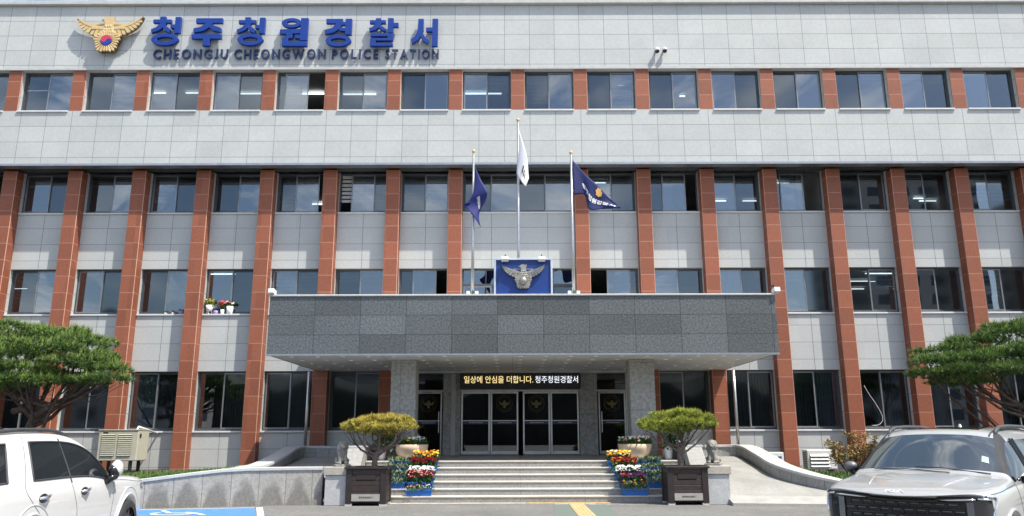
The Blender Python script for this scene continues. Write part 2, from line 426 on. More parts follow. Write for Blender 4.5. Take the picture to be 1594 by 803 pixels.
for x0, x1, i in low_bays:
    cb = i == CEN-1
    if not cb:
        W[(2, i)] = window(x0, x1, SILL[2], HEAD[2], BY, 2, [1, 1, 0, 1, 0, 1, 1, 0, 1, 1, 1, 0, 1, 0, 1, 1, 0, 0, 1, 1][i % 20])
        W[(1, i)] = window(x0, x1, SILL[1], HEAD[1], BY, 1, [1, 1, 1, 0, 1, 0, 0, 1, 1, 0, 1, 0, 0, 4, 0, 1, 0, 0, 1, 1][i % 20])
        if not (x0 >= GEX0-.01 and x1 <= GEX1+.01):
            W[(0, i)] = window(x0, x1, SILL[0], HEAD[0], BY, 0, i % 2, bars=1)
    else:
        W[(2, i)] = window(x0, x1, SILL[2], HEAD[2], BY, 2, 1, n=4)
        W[(1, i)] = window(x0, x1, SILL[1]-.4, HEAD[1], BY, 1, 0, n=4, transom=True)
# rooms behind the glass: floors, partitions, back wall
rm = MB(); FZ = [.96, 4.75, 8.4, 11.9]; CZ = [4.2, 7.95, 11.5, 15.1]
for f in range(4):
    yb = (TY if f == 3 else BY)+.42
    rm.box(WL, WR, yb+8, yb+8.1, FZ[f], CZ[f]); rm.box(WL, WR, yb, yb+8, CZ[f], CZ[f]+.1)
    for i in range(0, len(PL), 3):
        rm.box(PL[i]+.15, PL[i]+.3, yb, yb+8, FZ[f], CZ[f])
rm.build('interior_wall', m_room, bld)
rm = MB()
for f in range(4): rm.box(WL, WR, (TY if f == 3 else BY)+.42, BY+8.6, FZ[f]-.1, FZ[f])
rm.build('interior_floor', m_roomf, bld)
# lit fluorescent tubes on the office ceilings
def tube_lamp(X, dy, f, L=1.2, lx=1.0, up=0):
    q = MB(); y = (TY if f == 3 else BY)+dy; z = CZ[f]-.07-up
    if lx: q.box(X-L/2, X+L/2, y-.04, y+.04, z-.035, z)
    else: q.box(X-.05, X+.05, y-L/2, y+L/2, z-.05, z)
    q.build('ceiling_lamp', m_tube, bld)
for px, py, f, dy, L in ((57,145,3,2.0,1.0),(165,145,3,2.0,.7),(247,145,3,2.0,.5),(300,145,3,2.0,.5),(390,146,3,2.2,.9),(485,146,3,2.2,.9),(560,147,3,2.2,1.2),(740,146,3,2.2,.9),(770,146,3,2.2,.5),
      (1000,136,3,1.6,.2),(967,135,3,1.6,.2),(1062,150,3,2.2,.2),
      (490,318,2,2.5,.9),(930,285,2,2.2,.6),(1170,313,2,2.4,.7),(1120,313,2,2.4,.5),(1455,313,2,2.4,1.2),(1430,309,2,2.1,.4),(1520,300,2,2.4,1.0),(1568,284,2,2.0,.4),(1215,285,2,2.0,.6),
      (30,450,1,3.0,.6),(142,432,1,2.0,1.3),(128,450,1,3.0,.5),(342,427,1,1.8,1.1),(1375,426,1,1.8,1.3),(1342,438,1,2.4,1.0),(1234,450,1,3.0,.8),(1385,450,1,3.0,.4),(1478,450,1,3.0,1.2),(1335,450,1,3.0,.5)):
    p = at(px, py, Z=CZ[f]-.1); dy = min(7.4, max(1, p.y-(TY if f == 3 else BY))); p = at(px, py, Y=(TY if f == 3 else BY)+dy); tube_lamp(p.x, dy, f, L*1.1, up=max(0, CZ[f]-.1-p.z))

# ------------------------------------------------------------------ entrance front (behind the porch)
EY = 26.95; FL = .96
for xa, xb in ((PL[8]+PW, -3.62), (4.17, PL[12]), (-2.38, -1.78), (2.30, 2.92)):
    en = MB(); en.box(xa, xb, EY, EY+.3, FL, 3.7); en.build('entrance_wall', m_grey, bld)
q = MB()
for x0, x1 in ((PL[8]+PW, GEX1),): q.box(x0, x1, BY-.0, EY, 3.7, 3.76)
q.box(PL[8]+PW, GEX1, EY, EY+4.5, 3.7, 3.76)
q.build('lobby_ceiling', m_room, bld)
DH = FL+2.13
def door(x0, x1, name='glass_door', handle=None, emblem=False, y=EY+.06, top=DH):
    t = .055; f = MB()
    f.box(x0, x0+t, y-.03, y+.03, FL+.02, top); f.box(x1-t, x1, y-.03, y+.03, FL+.02, top)
    f.box(x0+t, x1-t, y-.03, y+.03, FL+.02, FL+.14); f.box(x0+t, x1-t, y-.03, y+.03, top-.07, top)
    f.box(x0+t, x1-t, y-.02, y+.02, FL+1.13, FL+1.165)
    d = f.build(name, m_steel, bld, bevel=.006)
    g = MB(); g.box(x0+t, x1-t, y-.004, y+.004, FL+.14, top-.07); g.build('pane', m_dglass, d)
    s = MB(); s.box(x0+t, x1-t, y-.0075, y-.0055, FL+1.03, FL+1.13); s.build('film_stripe', m_film, d)
    s = MB()
    for k in range(10):
        xx = (x0+x1)/2-.22+k*.048; s.box(xx, xx+.028, y-.0105, y-.0085, FL+1.07, FL+1.09)
    s.build('stripe_lettering', m_white, d)
    if handle is not None:
        h = MB(); h.tube([(handle, y-.09, FL+.75), (handle, y-.09, FL+1.45)], .016); h.tube([(handle, y-.09, FL+.85), (handle, y-.02, FL+.85)], .01); h.tube([(handle, y-.09, FL+1.35), (handle, y-.02, FL+1.35)], .01)
        h.csm = True; h.build('handle', m_steel, d)
    if emblem: DOOR_EMB.append((d, (x0+x1)/2, y-.012, FL+1.72))
    return d
DOOR_EMB = []
m_film = mat('blue_film', (.015, .03, .09), .3)
dx = [-1.76, -.76, .20, .36, 1.30, 2.28]
door(dx[0], dx[1]-.01); door(dx[1]+.01, dx[2], emblem=True, y=EY+.02); door(dx[3], dx[4]-.01, emblem=True, y=EY+.02); door(dx[4]+.01, dx[5])
door(-3.36, -2.42, 'side_door', handle=-2.52, emblem=True); door(2.96, 3.90, 'side_door', handle=3.06, emblem=True)
fr = MB(); fr.box(-1.78, 2.30, EY+.03, EY+.13, DH+.004, DH+.07)
for x0, x1 in ((-3.62, -3.37), (3.91, 4.17)):
    fr.box(x0, x0+.04, EY, EY+.08, FL, 3.7); fr.box(x1-.04, x1, EY, EY+.08, FL, 3.7)
for x0, x1 in ((-3.38, -2.38), (2.92, 3.91)):
    fr.box(x0, x1, EY, EY+.09, DH+.004, DH+.06)
fr.build('door_frame', m_steel, bld, bevel=.005)
for x0, x1 in ((-3.37, -2.39), (2.93, 3.90)): g = MB(); g.box(x0, x1, EY+.04, EY+.046, DH+.06, 3.7); g.build('fanlight', m_dglass, bld)
for x0, x1 in ((-3.58, -3.41), (3.95, 4.13)): g = MB(); g.box(x0, x1, EY+.04, EY+.046, FL, 3.7); g.build('sidelight', m_dglass, bld)
for x, z in ((-2.75, DH+.02), (3.3, DH+.02)): c = MB(); c.box(x-.35, x-.02, EY-.03, EY+.0, DH-.06, DH-.005); c.build('door_closer', m_alu_l, bld)
# lobby inside
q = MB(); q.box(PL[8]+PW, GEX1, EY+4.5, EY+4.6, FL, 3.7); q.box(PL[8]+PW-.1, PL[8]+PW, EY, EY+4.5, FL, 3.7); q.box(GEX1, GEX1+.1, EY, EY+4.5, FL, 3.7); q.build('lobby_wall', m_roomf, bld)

# porch, steps
st = MB(); SY, SR, STD = 19.97, .16, .30
for k in range(6):
    st.box(-3.95, 4.62, SY+k*STD, SY+(k+1)*STD if k < 5 else SY+5*STD+.05, -.1, SR*(k+1)-.035)
st.build('entrance_steps', m_step, bld)
tr = MB()
for k in range(6):
    tr.box(-3.95, 4.62, SY+k*STD-.02, SY+(k+1)*STD+(.0 if k < 5 else .3), SR*(k+1)-.035, SR*(k+1))
tr.build('step_tread', m_tread, bld, bevel=.008)
pf = MB(); pf.xy([(-6.6,24.88),(-4.12,23.3),(-3.95,SY+6*STD),(4.62,SY+6*STD),(4.72,23.3),(7.1,24.92),(7.1,BY+.3),(-6.6,BY+.3)], -.1, FL); pf.box(-3.95, 4.62, BY+.3, EY+5, .5, FL); pf.build('porch_floor', mat('porch_paving', (.30, .28, .25), .5, var=.12, vs=3, var2=.12, vs2=30), bld)
# canopy
CX0, CX1, CYF, CZ0, CZ1 = -6.62, 7.19, 20.8, 3.755, 5.345
ca = MB()
ca.box(CX0, CX1, CYF, CYF+.25, CZ0, CZ1); ca.box(CX0, CX0+.25, CYF+.25, PY-.01, CZ0, CZ1); ca.box(CX1-.25, CX1, CYF+.25, PY-.01, CZ0, CZ1)
cn = ca.build('canopy', m_dark, bld)
q = MB(); q.box(CX0-.03, CX1+.03, CYF-.04, CYF+.3, CZ1, CZ1+.05); q.box(CX0-.03, CX0+.3, CYF+.3, PY-.02, CZ1, CZ1+.05); q.box(CX1-.3, CX1+.03, CYF+.3, PY-.02, CZ1, CZ1+.05)
q.build('coping', m_cop, cn, bevel=.01)
q = MB(); q.box(CX0-.01, CX1+.01, CYF-.012, CYF+.06, CZ0-.03, CZ0+.02); q.build('edge_trim', m_alu_l, cn)
q = MB(); q.box(CX0+.25, CX1-.25, CYF+.25, BY, CZ1-.35, CZ1-.25); q.build('roof_deck', m_cop, cn)
def soffit_mat():
    m = bpy.data.materials.new('panel_soffit'); p = pbsdf(m); t = m.node_tree; p.inputs['Roughness'].default_value = .55
    g = N(t, 'ShaderNodeNewGeometry'); sp = N(t, 'ShaderNodeSeparateXYZ'); link(t, g.outputs['Position'], sp.inputs[0])
    fx = math_(t, 'ABSOLUTE', math_(t, 'SUBTRACT', math_(t, 'FRACT', math_(t, 'DIVIDE', sp.outputs[0], 1.2)), .5))
    fy = math_(t, 'ABSOLUTE', math_(t, 'SUBTRACT', math_(t, 'FRACT', math_(t, 'DIVIDE', sp.outputs[1], .3)), .5))
    j = math_(t, 'MAXIMUM', math_(t, 'MULTIPLY', math_(t, 'GREATER_THAN', fy, .46), .8), math_(t, 'MULTIPLY', math_(t, 'GREATER_THAN', fx, .494), .6))
    mx = N(t, 'ShaderNodeMixRGB'); mx.inputs[1].default_value = (.58, .59, .57, 1); mx.inputs[2].default_value = (.13, .135, .135, 1); link(t, j, mx.inputs[0])
    link(t, mx.outputs[0], p.inputs['Base Color']); return m
q = MB(); q.box(CX0+.06, CX1-.06, CYF+.06, BY, CZ0-.002, CZ0+.06); q.build('soffit', soffit_mat(), cn)
m_dl = mat('downlight_trim', (.9, .9, .9), .4)
k = 0
rr = random.Random(5)
for iy in range(5):
    for ix in range(19):
        x = CX0+.55+ix*.70; y = CYF+.55+iy*1.05
        q = MB(); q.csm = True; q.lathe([(.02, -.004), (.06, 0), (.065, .012)], (x, y, CZ0-.014), 8); q.build('downlight', m_dl, cn)
for X in (-3.12, 3.72):
    q = MB(); q.box(X-.36, X+.36, 22.3, 23.0, FL, CZ0); q.build('column', m_grey, bld, bevel=.02)
# rain pipes beside the canopy
for X in (-6.80, 7.40):
    q = MB(); q.csm = True; q.tube([(X, PY-.1, 3.72), (X, PY-.1, 2.4), (X, PY-.1, .7)], .05, 10); q.build('downpipe', m_steel, bld)

# ------------------------------------------------------------------ electronic sign above the doors
led = thing('led_sign', (.27, EY-.35, 3.1), 'black electronic sign with a lit line of Korean text above the main doors', 'sign')
q = MB(); q.box(-1.79, 2.33, EY-.36, EY-.01, DH+.075, 3.742); q.build('housing', m_black, led, bevel=.01)
m_ledy = emis('led_yellow', (1, .78, .34), .62); m_ledw = emis('led_white', (.88, .92, 1), .62)
def led_text(body, xc, width, m, nm):
    vs, fs = text_mb(body, 1.0, .004)
    xs = [v.x for v in vs]; k = width/(max(xs)-min(xs)); xm = (max(xs)+min(xs))/2
    b = MB(); b.add([(xc+(v.x-xm)*k, EY-.366, DH+.365+v.y*k*1.12) for v in vs], fs); b.build(nm, m, led)
led_text('일상에 안심을 더합니다.', -.47, 2.36, m_ledy, 'yellow_lettering'); led_text('청주청원경찰서', 1.51, 1.46, m_ledw, 'white_lettering')

# ------------------------------------------------------------------ wall lettering
def ring(cx, cy, rx, ry, ix, iy, n=28):
    return ('ring', cx, cy, rx, ry, ix, iy, n)
CH = {
 'chunG': [[(.27,0),(.47,0),(.47,.13),(.27,.13)], [(.05,.1),(.665,.1),(.665,.225),(.05,.225)],
          [(.30,.22),(.50,.22),(.46,.33),(.30,.47),(.03,.575),(0,.44),(.18,.36)], [(.36,.34),(.46,.30),(.665,.44),(.64,.575),(.46,.49)],
          [(.80,.02),(1,.02),(1,.58),(.80,.58)], [(.655,.28),(.81,.28),(.81,.41),(.655,.41)], ring(.51,.795,.46,.205,.27,.085)],
 'ju': [[(.1,0),(1,0),(1,.18),(.1,.18)], [(.44,.17),(.68,.17),(.6,.32),(.36,.47),(.05,.53),(.03,.37),(.28,.31)], [(.52,.30),(.66,.24),(.97,.36),(.98,.52),(.7,.45)],
        [(0,.58),(1,.58),(1,.75),(0,.75)], [(.39,.74),(.62,.74),(.62,1),(.39,1)]],
 'won': [ring(.40,.17,.36,.175,.18,.06), [(0,.40),(.73,.385),(.73,.55),(0,.57)], [(.23,.55),(.46,.55),(.46,.72),(.23,.72)], [(.73,0),(1,0),(1,.80),(.73,.80)], [(.55,.60),(.74,.60),(.74,.73),(.55,.73)],
         [(.10,.70),(.32,.70),(.32,1),(.10,1)], [(.31,.83),(1,.83),(1,1),(.31,1)]],
 'gyong': [[(.05,0),(.66,0),(.66,.17),(.05,.17)], [(.42,.16),(.66,.16),(.58,.35),(.34,.5),(.03,.56),(0,.40),(.28,.33)], [(.76,0),(1,0),(1,.58),(.76,.58)], [(.58,.11),(.77,.11),(.77,.23),(.58,.23)], [(.54,.33),(.77,.33),(.77,.45),(.54,.45)],
         ring(.53,.79,.47,.21,.28,.085)],
 'chal': [[(.22,0),(.40,0),(.40,.08),(.22,.08)], [(.02,.07),(.56,.07),(.56,.19),(.02,.19)], [(.20,.18),(.42,.18),(.38,.30),(.24,.42),(.02,.48),(0,.36),(.14,.30)], [(.30,.31),(.39,.26),(.58,.38),(.56,.48),(.4,.42)],
         [(.64,0),(.83,0),(.83,.53),(.64,.53)], [(.82,.17),(1,.17),(1,.32),(.82,.32)], [(.06,.55),(.83,.55),(.83,.655),(.06,.655)], [(.64,.65),(.83,.65),(.83,.73),(.64,.73)], [(.06,.725),(.83,.725),(.83,.81),(.06,.81)],
         [(.06,.805),(.25,.805),(.25,.91),(.06,.91)], [(.06,.9),(.83,.9),(.83,1),(.06,1)]],
 'so': [[(.26,0),(.46,0),(.46,.42),(.40,.62),(.26,.78),(.04,.92),(0,.76),(.16,.62),(.24,.45)], [(.34,.60),(.44,.52),(.54,.68),(.67,.76),(.64,.91),(.46,.82)], [(.79,0),(1,0),(1,1),(.79,1)], [(.56,.32),(.80,.32),(.80,.47),(.56,.47)]],
}
def stroke_char(mb, key, fx, fz, y0, y1):
    for k, s in enumerate(CH[key]):
        yy = y0-.0025*k
        if s[0] == 'ring':
            _, cx, cy, rx, ry, ix, iy, n = s
            vs = []
            for i in range(n):
                a = 2*math.pi*i/n
                for (ax, ay) in ((rx, ry), (ix, iy)):
                    x = fx(cx+ax*math.cos(a)); z = fz(cy+ay*math.sin(a))
                    vs += [(x, yy, z), (x, y1, z)]
            fs = []
            for i in range(n):
                a, b = 4*i, 4*((i+1) % n)
                fs += [(a, b, b+2, a+2), (a+1, a+3, b+3, b+1), (a, a+1, b+1, b), (a+2, b+2, b+3, a+3)]
            mb.add(vs, fs)
        else: mb.xz([(fx(x), fz(y)) for x, y in s], yy, y1)
kor = thing('wall_lettering', (at(460, 50, Y=TY).x, TY, 15.4), 'row of seven large raised blue Korean characters on the parapet wall', 'lettering')
YL = TY-.22
for key, xa, xb, ya, yb in (('chunG',237,278,25.5,70.5),('ju',301,343,28,71),('chunG',370,410,26.5,70.5),('won',437,477.5,28,71.5),('gyong',506,546,29,72),('chal',575,619,28,71.5),('so',640.5,681,29,71.5)):
    p0, p1 = at(xa, ya, Y=YL), at(xb, yb, Y=YL)
    b = MB(); stroke_char(b, key, lambda t: p0.x+(p1.x-p0.x)*t, lambda t: p0.z+(p1.z-p0.z)*t, YL, YL+.12)
    b.build('character', m_blue, kor, bevel=.008)
    q = MB()
    for t in (.3, .7): q.tube([(p0.x+(p1.x-p0.x)*t, YL+.1, p0.z*.4+p1.z*.6), (p0.x+(p1.x-p0.x)*t, TY+.02, p0.z*.4+p1.z*.6)], .012, 6)
    q.build('stand_off', m_steel, kor)
eng = thing('wall_lettering', (at(460, 84, Y=TY).x, TY, 14.9), 'line of raised dark blue Roman capitals under the Korean characters', 'lettering')
YE = TY-.10
for word, xa, xb in (('CHEONGJU', 239, 354), ('CHEONGWON', 365, 506), ('POLICE', 517, 588.5), ('STATION', 600, 682.5)):
    p0, p1 = at(xa, 76.5, Y=YE), at(xb, 90.5, Y=YE)
    # letters laid out one by one so that each is its own mesh
    ls = []; pen = 0
    for chh in word:
        vs, fs = text_mb(chh, 1.0, .018, base=True); xs = [v.x for v in vs]; wdt = max(xs)-min(xs)
        if chh == 'J':
            lo, hi = min(v.y for v in vs), max(v.y for v in vs)
            for v in vs: v.y = (v.y-lo)/(hi-lo)*.745-.01
        ls.append((vs, fs, pen-min(xs), wdt)); pen += wdt+.24
    tot = pen-.24; kx = (p1.x-p0.x)/tot
    ymin = 0; ymax = max(v.y for v in text_mb('H', 1.0, .018, base=True)[0])
    kz = (p0.z-p1.z)/(ymax-ymin)
    for vs, fs, off, wdt in ls:
        bm = bmesh.new(); bv = [bm.verts.new((p0.x+(v.x+off)*kx, YE, p1.z+(v.y-ymin)*kz)) for v in vs]
        for f in fs:
            try: bm.faces.new([bv[i] for i in f])
            except ValueError: pass
        bmesh.ops.remove_doubles(bm, verts=bm.verts, dist=1e-5)
        ex = bmesh.ops.extrude_face_region(bm, geom=list(bm.faces))
        for v in ex['geom']:
            if isinstance(v, bmesh.types.BMVert): v.co.y = TY-.03
        bmesh.ops.recalc_face_normals(bm, faces=bm.faces)
        bm.verts.index_update()
        b = MB(); b.add([tuple(v.co) for v in bm.verts], [tuple(v.index for v in f.verts) for f in bm.faces]); bm.free()
        b.build('letter', m_navy, eng)

# ------------------------------------------------------------------ the eagle emblems
def eagle(parent, cx, cz, sc_, y0, th, gold, line, disc, thin=False, dome=False):
    """spread eagle with scales bar over a petalled rosette; 1 unit = half the wing span. Front at y0."""
    fx = lambda a, b: None
    P = lambda pts: [(cx+a*sc_, cz+b*sc_) for a, b in pts]
    wing_u = [(-1,.77),(-.9,.68),(-.72,.60),(-.55,.54),(-.40,.50),(-.28,.46),(-.14,.40)]
    wing_l = [(-.06,.0),(-.36,.16),(-.50,.20),(-.68,.31),(-.80,.40),(-.90,.53),(-.97,.66)]
    for s in (-1, 1):
        q = MB(); q.xz(P([(a*-s, b) for a, b in wing_u+wing_l]), y0+th*.45, y0+th); q.build('wing_backing', line, parent)
        # feathers: one relief mesh per wing
        q = MB(); n = 8
        def lerp(pl, t):
            f = t*(len(pl)-1); i = min(int(f), len(pl)-2); f -= i
            return (pl[i][0]+(pl[i+1][0]-pl[i][0])*f, pl[i][1]+(pl[i+1][1]-pl[i][1])*f)
        wl = wing_l[::-1]; root = (-.16, .34)
        # covert along the upper edge
        cov = [wing_u[0]]+wing_u[1:]+[(-.12,.33),(-.30,.36),(-.5,.43),(-.7,.51),(-.88,.63)]
        q.xz(P([(a*-s, b) for a, b in cov]), y0, y0+th*.5)
        for k in range(n):
            t0, t1 = k/n, (k+1)/n-.02
            a0, a1 = lerp(wl, t0+.012), lerp(wl, t1)
            tipm = ((a0[0]+a1[0])/2-.012, (a0[1]+a1[1])/2-.018)
            inn = [(-.88+.09*k, .62-.037*k), (-.80+.09*k, .575-.037*k)]
            poly = [inn[0], a0, tipm, a1, inn[1]]
            q.xz(P([(a*-s, b) for a, b in poly]), y0+th*(.06+.015*(k % 2)), y0+th*.5)
        q.build('wing', gold, parent)
    q = MB(); q.xz(P([(-.46,.515),(.46,.515),(.46,.555),(-.46,.555)]), y0+th*.2, y0+th*.7); q.build('scale_beam', gold, parent)
    for s in (-1, 1):
        q = MB(); q.xz(P([(s*.42-.085,.36),(s*.42+.085,.36),(s*.42,.51)]), y0-th*.06, y0+th*.3); q.build('scale_pan', gold, parent)
    q = MB(); q.xz(P([(-.14,.70),(-.22,.66),(-.19,.61),(-.12,.60),(-.09,.52),(-.16,.33),(-.26,.02),(.26,.02),(.17,.32),(.13,.50),(.14,.62),(.17,.74),(.10,.72),(.02,.755),(-.08,.745)]), y0-th*.12, y0+th*.5); q.build('body', gold, parent)
    q = MB(); q.csm = True
    for r_ in range(4):
        for c_ in range(-2-(r_ > 1), 3+(r_ > 1)):
            xx = c_*.075+(.037 if r_ % 2 else 0); zz = (.44-.1*r_)
            if abs(xx) < .12+.045*r_: q.ell((cx+xx*sc_, y0-th*.12, cz+zz*sc_), (.036*sc_, th*.08, .05*sc_), 8, 4)
    q.build('breast_feather', gold, parent)
    q = MB(); q.xz(P([(-.20,.655),(-.15,.655),(-.135,.635),(-.18,.63)]), y0-th*.16, y0); q.build('beak_line', line, parent)
    # rosette with five lobes
    rc = -.02
    def rad(a):
        return .37+.032*math.cos(5*(a-math.pi/2))
    q = MB(); q.xz(P([(rad(a)*math.cos(a), rc-.0+rad(a)*math.sin(a)) for a in [2*math.pi*i/60 for i in range(60)]]), y0+th*.1, y0+th*.95); q.build('rosette_backing', line, parent)
    q = MB(); n = 24
    for k in range(n):
        a = 2*math.pi*k/n+math.pi/n; h = math.pi/n*.74; r1 = rad(a)*1.015
        q.xz(P([(.175*math.cos(a-h), rc+.175*math.sin(a-h)), (r1*.95*math.cos(a-h*1.05), rc+r1*.95*math.sin(a-h*1.05)), (r1*1.02*math.cos(a), rc+r1*1.02*math.sin(a)), (r1*.95*math.cos(a+h*1.05), rc+r1*.95*math.sin(a+h*1.05)), (.175*math.cos(a+h), rc+.175*math.sin(a+h))]), y0-th*.2, y0+th*.3)
    q.build('rosette', gold, parent, bevel=0 if thin else th*.06)
    if dome:
        q = MB(); q.csm = True; q.ell((cx, y0-th*.15, cz+rc*sc_), (.17*sc_, .4*th+.03, .17*sc_), 20, 10); q.build('boss', disc[0], parent)
    else:
        rr_ = .165; up = []; n = 16
        arc = lambda c0, r0, a0, a1, n: [(c0[0]+r0*math.cos(a0+(a1-a0)*i/n), c0[1]+r0*math.sin(a0+(a1-a0)*i/n)) for i in range(n+1)]
        t = -.35
        rot = lambda p: (p[0]*math.cos(t)-p[1]*math.sin(t), p[0]*math.sin(t)+p[1]*math.cos(t)+rc)
        red = arc((0,0), rr_, 0, math.pi, 20)+arc((-rr_/2,0), rr_/2, math.pi, 2*math.pi, 12)[1:]+arc((rr_/2,0), rr_/2, math.pi, 0, 12)[1:-1]
        blu = [(-a, -b) for a, b in red]
        q = MB(); q.xz(P([rot(p) for p in red]), y0-th*.25, y0+th*.2); q.build('red_half', disc[0], parent)
        q = MB(); q.xz(P([rot(p) for p in blu]), y0-th*.247, y0+th*.2); q.build('blue_half', disc[1], parent)
YM = TY-.28
p0, p1 = at(118.5, 24, Y=YM), at(223, 24, Y=YM)
half = (p1.x-p0.x)/2; cxm = (p0.x+p1.x)/2
emb = thing('wall_emblem', (cxm, TY, 15.2), 'golden eagle emblem with a red and blue disc mounted on the parapet wall', 'emblem')
zc = at(168, 63, Y=YM).z
eagle(emb, cxm, zc+.02*half, half, YM, .16, m_gold, m_brown, (m_sred, m_sblue))
q = MB(); q.tube([(cxm-.5, YM+.12, zc+.55), (cxm-.5, TY+.02, zc+.55)], .02, 6); q.tube([(cxm+.5, YM+.12, zc+.55), (cxm+.5, TY+.02, zc+.55)], .02, 6); q.tube([(cxm, YM+.12, zc), (cxm, TY+.02, zc)], .02, 6); q.build('bracket', m_steel, emb)
m_gleaf = mat('door_gold', (.16, .12, .035), .5, .2)
for d, x, y, z in DOOR_EMB:
    q = MB(); 
    for r0, r1 in ((.27, .278), (.215, .219)):
        vs = []; n = 32
        for i in range(n):
            a = 2*math.pi*i/n; vs += [(x+r0*math.cos(a), y, z+r0*math.sin(a)), (x+r1*math.cos(a), y, z+r1*math.sin(a))]
        q.add(vs, [(2*i, 2*i+1, (2*i+3) % (2*n), (2*i+2) % (2*n)) for i in range(n)])
    q.xz([(x-.19, z+.10), (x-.12, z+.02), (x-.04, z+.05), (x-.03, z+.11), (x+.03, z+.11), (x+.04, z+.05), (x+.12, z+.02), (x+.19, z+.10), (x+.15, z-.04), (x+.05, z-.06), (x+.045, z-.15), (x-.045, z-.15), (x-.05, z-.06), (x-.15, z-.04)], y, y+.004)
    q.build('emblem', m_gleaf, d)

# ------------------------------------------------------------------ blue sign on the canopy roof
SYY = 21.05; p0, p1 = at(769, 402, Y=SYY), at(860.5, 459.5, Y=SYY)
sgn = thing('emblem_sign', ((p0.x+p1.x)/2, SYY, CZ1), 'blue framed panel with a silver eagle crest standing on the canopy', 'sign')
q = MB(); q.box(p0.x+.05, p1.x-.05, SYY, SYY+.12, CZ1+.03, p0.z-.05); q.build('panel', mat('panel_blue', (.004, .036, .20), .45, var=.05), sgn)
q = MB(); f = .055; zb = CZ1+.0
q.box(p0.x, p1.x, SYY-.05, SYY+.14, p0.z-f, p0.z); q.box(p0.x, p1.x, SYY-.05, SYY+.14, CZ1+.02, CZ1+.085); q.box(p0.x, p0.x+f, SYY-.05, SYY+.14, CZ1+.085, p0.z-f); q.box(p1.x-f, p1.x, SYY-.05, SYY+.14, CZ1+.085, p0.z-f)
q.build('frame', mat('silver_frame', (.62, .65, .72), .3, .6), sgn, bevel=.008)
hs = (at(849, 420, Y=SYY).x-at(780, 420, Y=SYY).x)/2
eagle(sgn, (p0.x+p1.x)/2, at(815, 438.5, Y=SYY).z+.02, hs*.98, SYY-.10, .09, m_silver, mat('silver_shadow_line', (.16, .14, .12), .5, .4), (m_silver,), dome=True)
q = MB(); q.tube([(p0.x+.2, SYY+.14, p0.z-.2), (p0.x+.2, SYY+.8, CZ1-.25)], .025); q.tube([(p1.x-.2, SYY+.14, p0.z-.2), (p1.x-.2, SYY+.8, CZ1-.25)], .025); q.build('brace', m_steel, sgn)
for px, lab in ((786, 'small white floodlight on the left corner of the blue eagle sign'), (843, 'small white floodlight on the right corner of the blue eagle sign')):
    p = at(px, 404, Y=SYY-.1)
    t = thing('floodlight', (p.x, SYY, p0.z), lab, 'floodlight', 'floodlights clipped to the blue sign')
    q = MB(); q.cbox((p.x, SYY-.16, p.z-.0), (.2, .16, .09), Matrix.Rotation(R(-20), 3, 'X')); q.build('lamp_head', m_white, t, bevel=.02, seg=2)
    q = MB(); q.tube([(p.x, SYY-.1, p.z+.04), (p.x+.01, SYY-.02, p.z+.16), (p.x, SYY+.06, p0.z)], .014, 6); q.build('arm', m_black, t)

# ------------------------------------------------------------------ flagpoles and flags
FY = 21.3
def pole(px, ptop, lab):
    b = at(px+.8, 458, Y=FY); tp = at(px, ptop+5, Y=FY); X = (b.x+tp.x)/2
    t = thing('flagpole', (X, FY, CZ1-.25), lab, 'flagpole', 'flagpoles on the entrance canopy')
    q = MB(); q.csm = True; q.tube([(X, FY, CZ1-.25), (X, FY, CZ1+1.6), (X, FY, tp.z)], [.045, .04, .03], 12); q.build('pole', m_steel, t)
    q = MB(); q.csm = True; q.ell((X, FY, tp.z+.05), (.05, .05, .06), 12, 8); q.build('finial', m_gold, t)
    q = MB(); q.box(X-.17, X-.07, FY-.06, FY+.06, CZ1-.25, CZ1+.22); q.box(X+.07, X+.17, FY-.06, FY+.06, CZ1-.25, CZ1+.22); q.box(X-.07, X+.07, FY-.015, FY+.015, CZ1+.04, CZ1+.16); q.build('base_bracket', m_white, t, bevel=.01)
    return X
fpl = pole(736, 233, 'steel flagpole left of the blue eagle sign, carrying a drooping blue flag')
fpc = pole(806.5, 184, 'tallest steel flagpole, rising behind the blue eagle sign with a white flag')
fpr = pole(890.5, 235, 'steel flagpole right of the blue eagle sign, carrying a spread blue flag')
PPM = 1200/(FY*math.cos(TH)+6.5*math.sin(TH))
def plerp(pl, t):
    f = t*(len(pl)-1); i = min(int(f), len(pl)-2); f -= i
    # smooth between control points
    p_ = [pl[max(0, min(len(pl)-1, i+k))] for k in (-1, 0, 1, 2)]
    r = []
    for d in range(len(pl[0])):
        a, b, c_, e = (q[d] for q in p_)
        r.append(.5*((2*b)+(-a+c_)*f+(2*a-5*b+4*c_-e)*f*f+(-a+3*b-3*c_+e)*f**3))
    return r
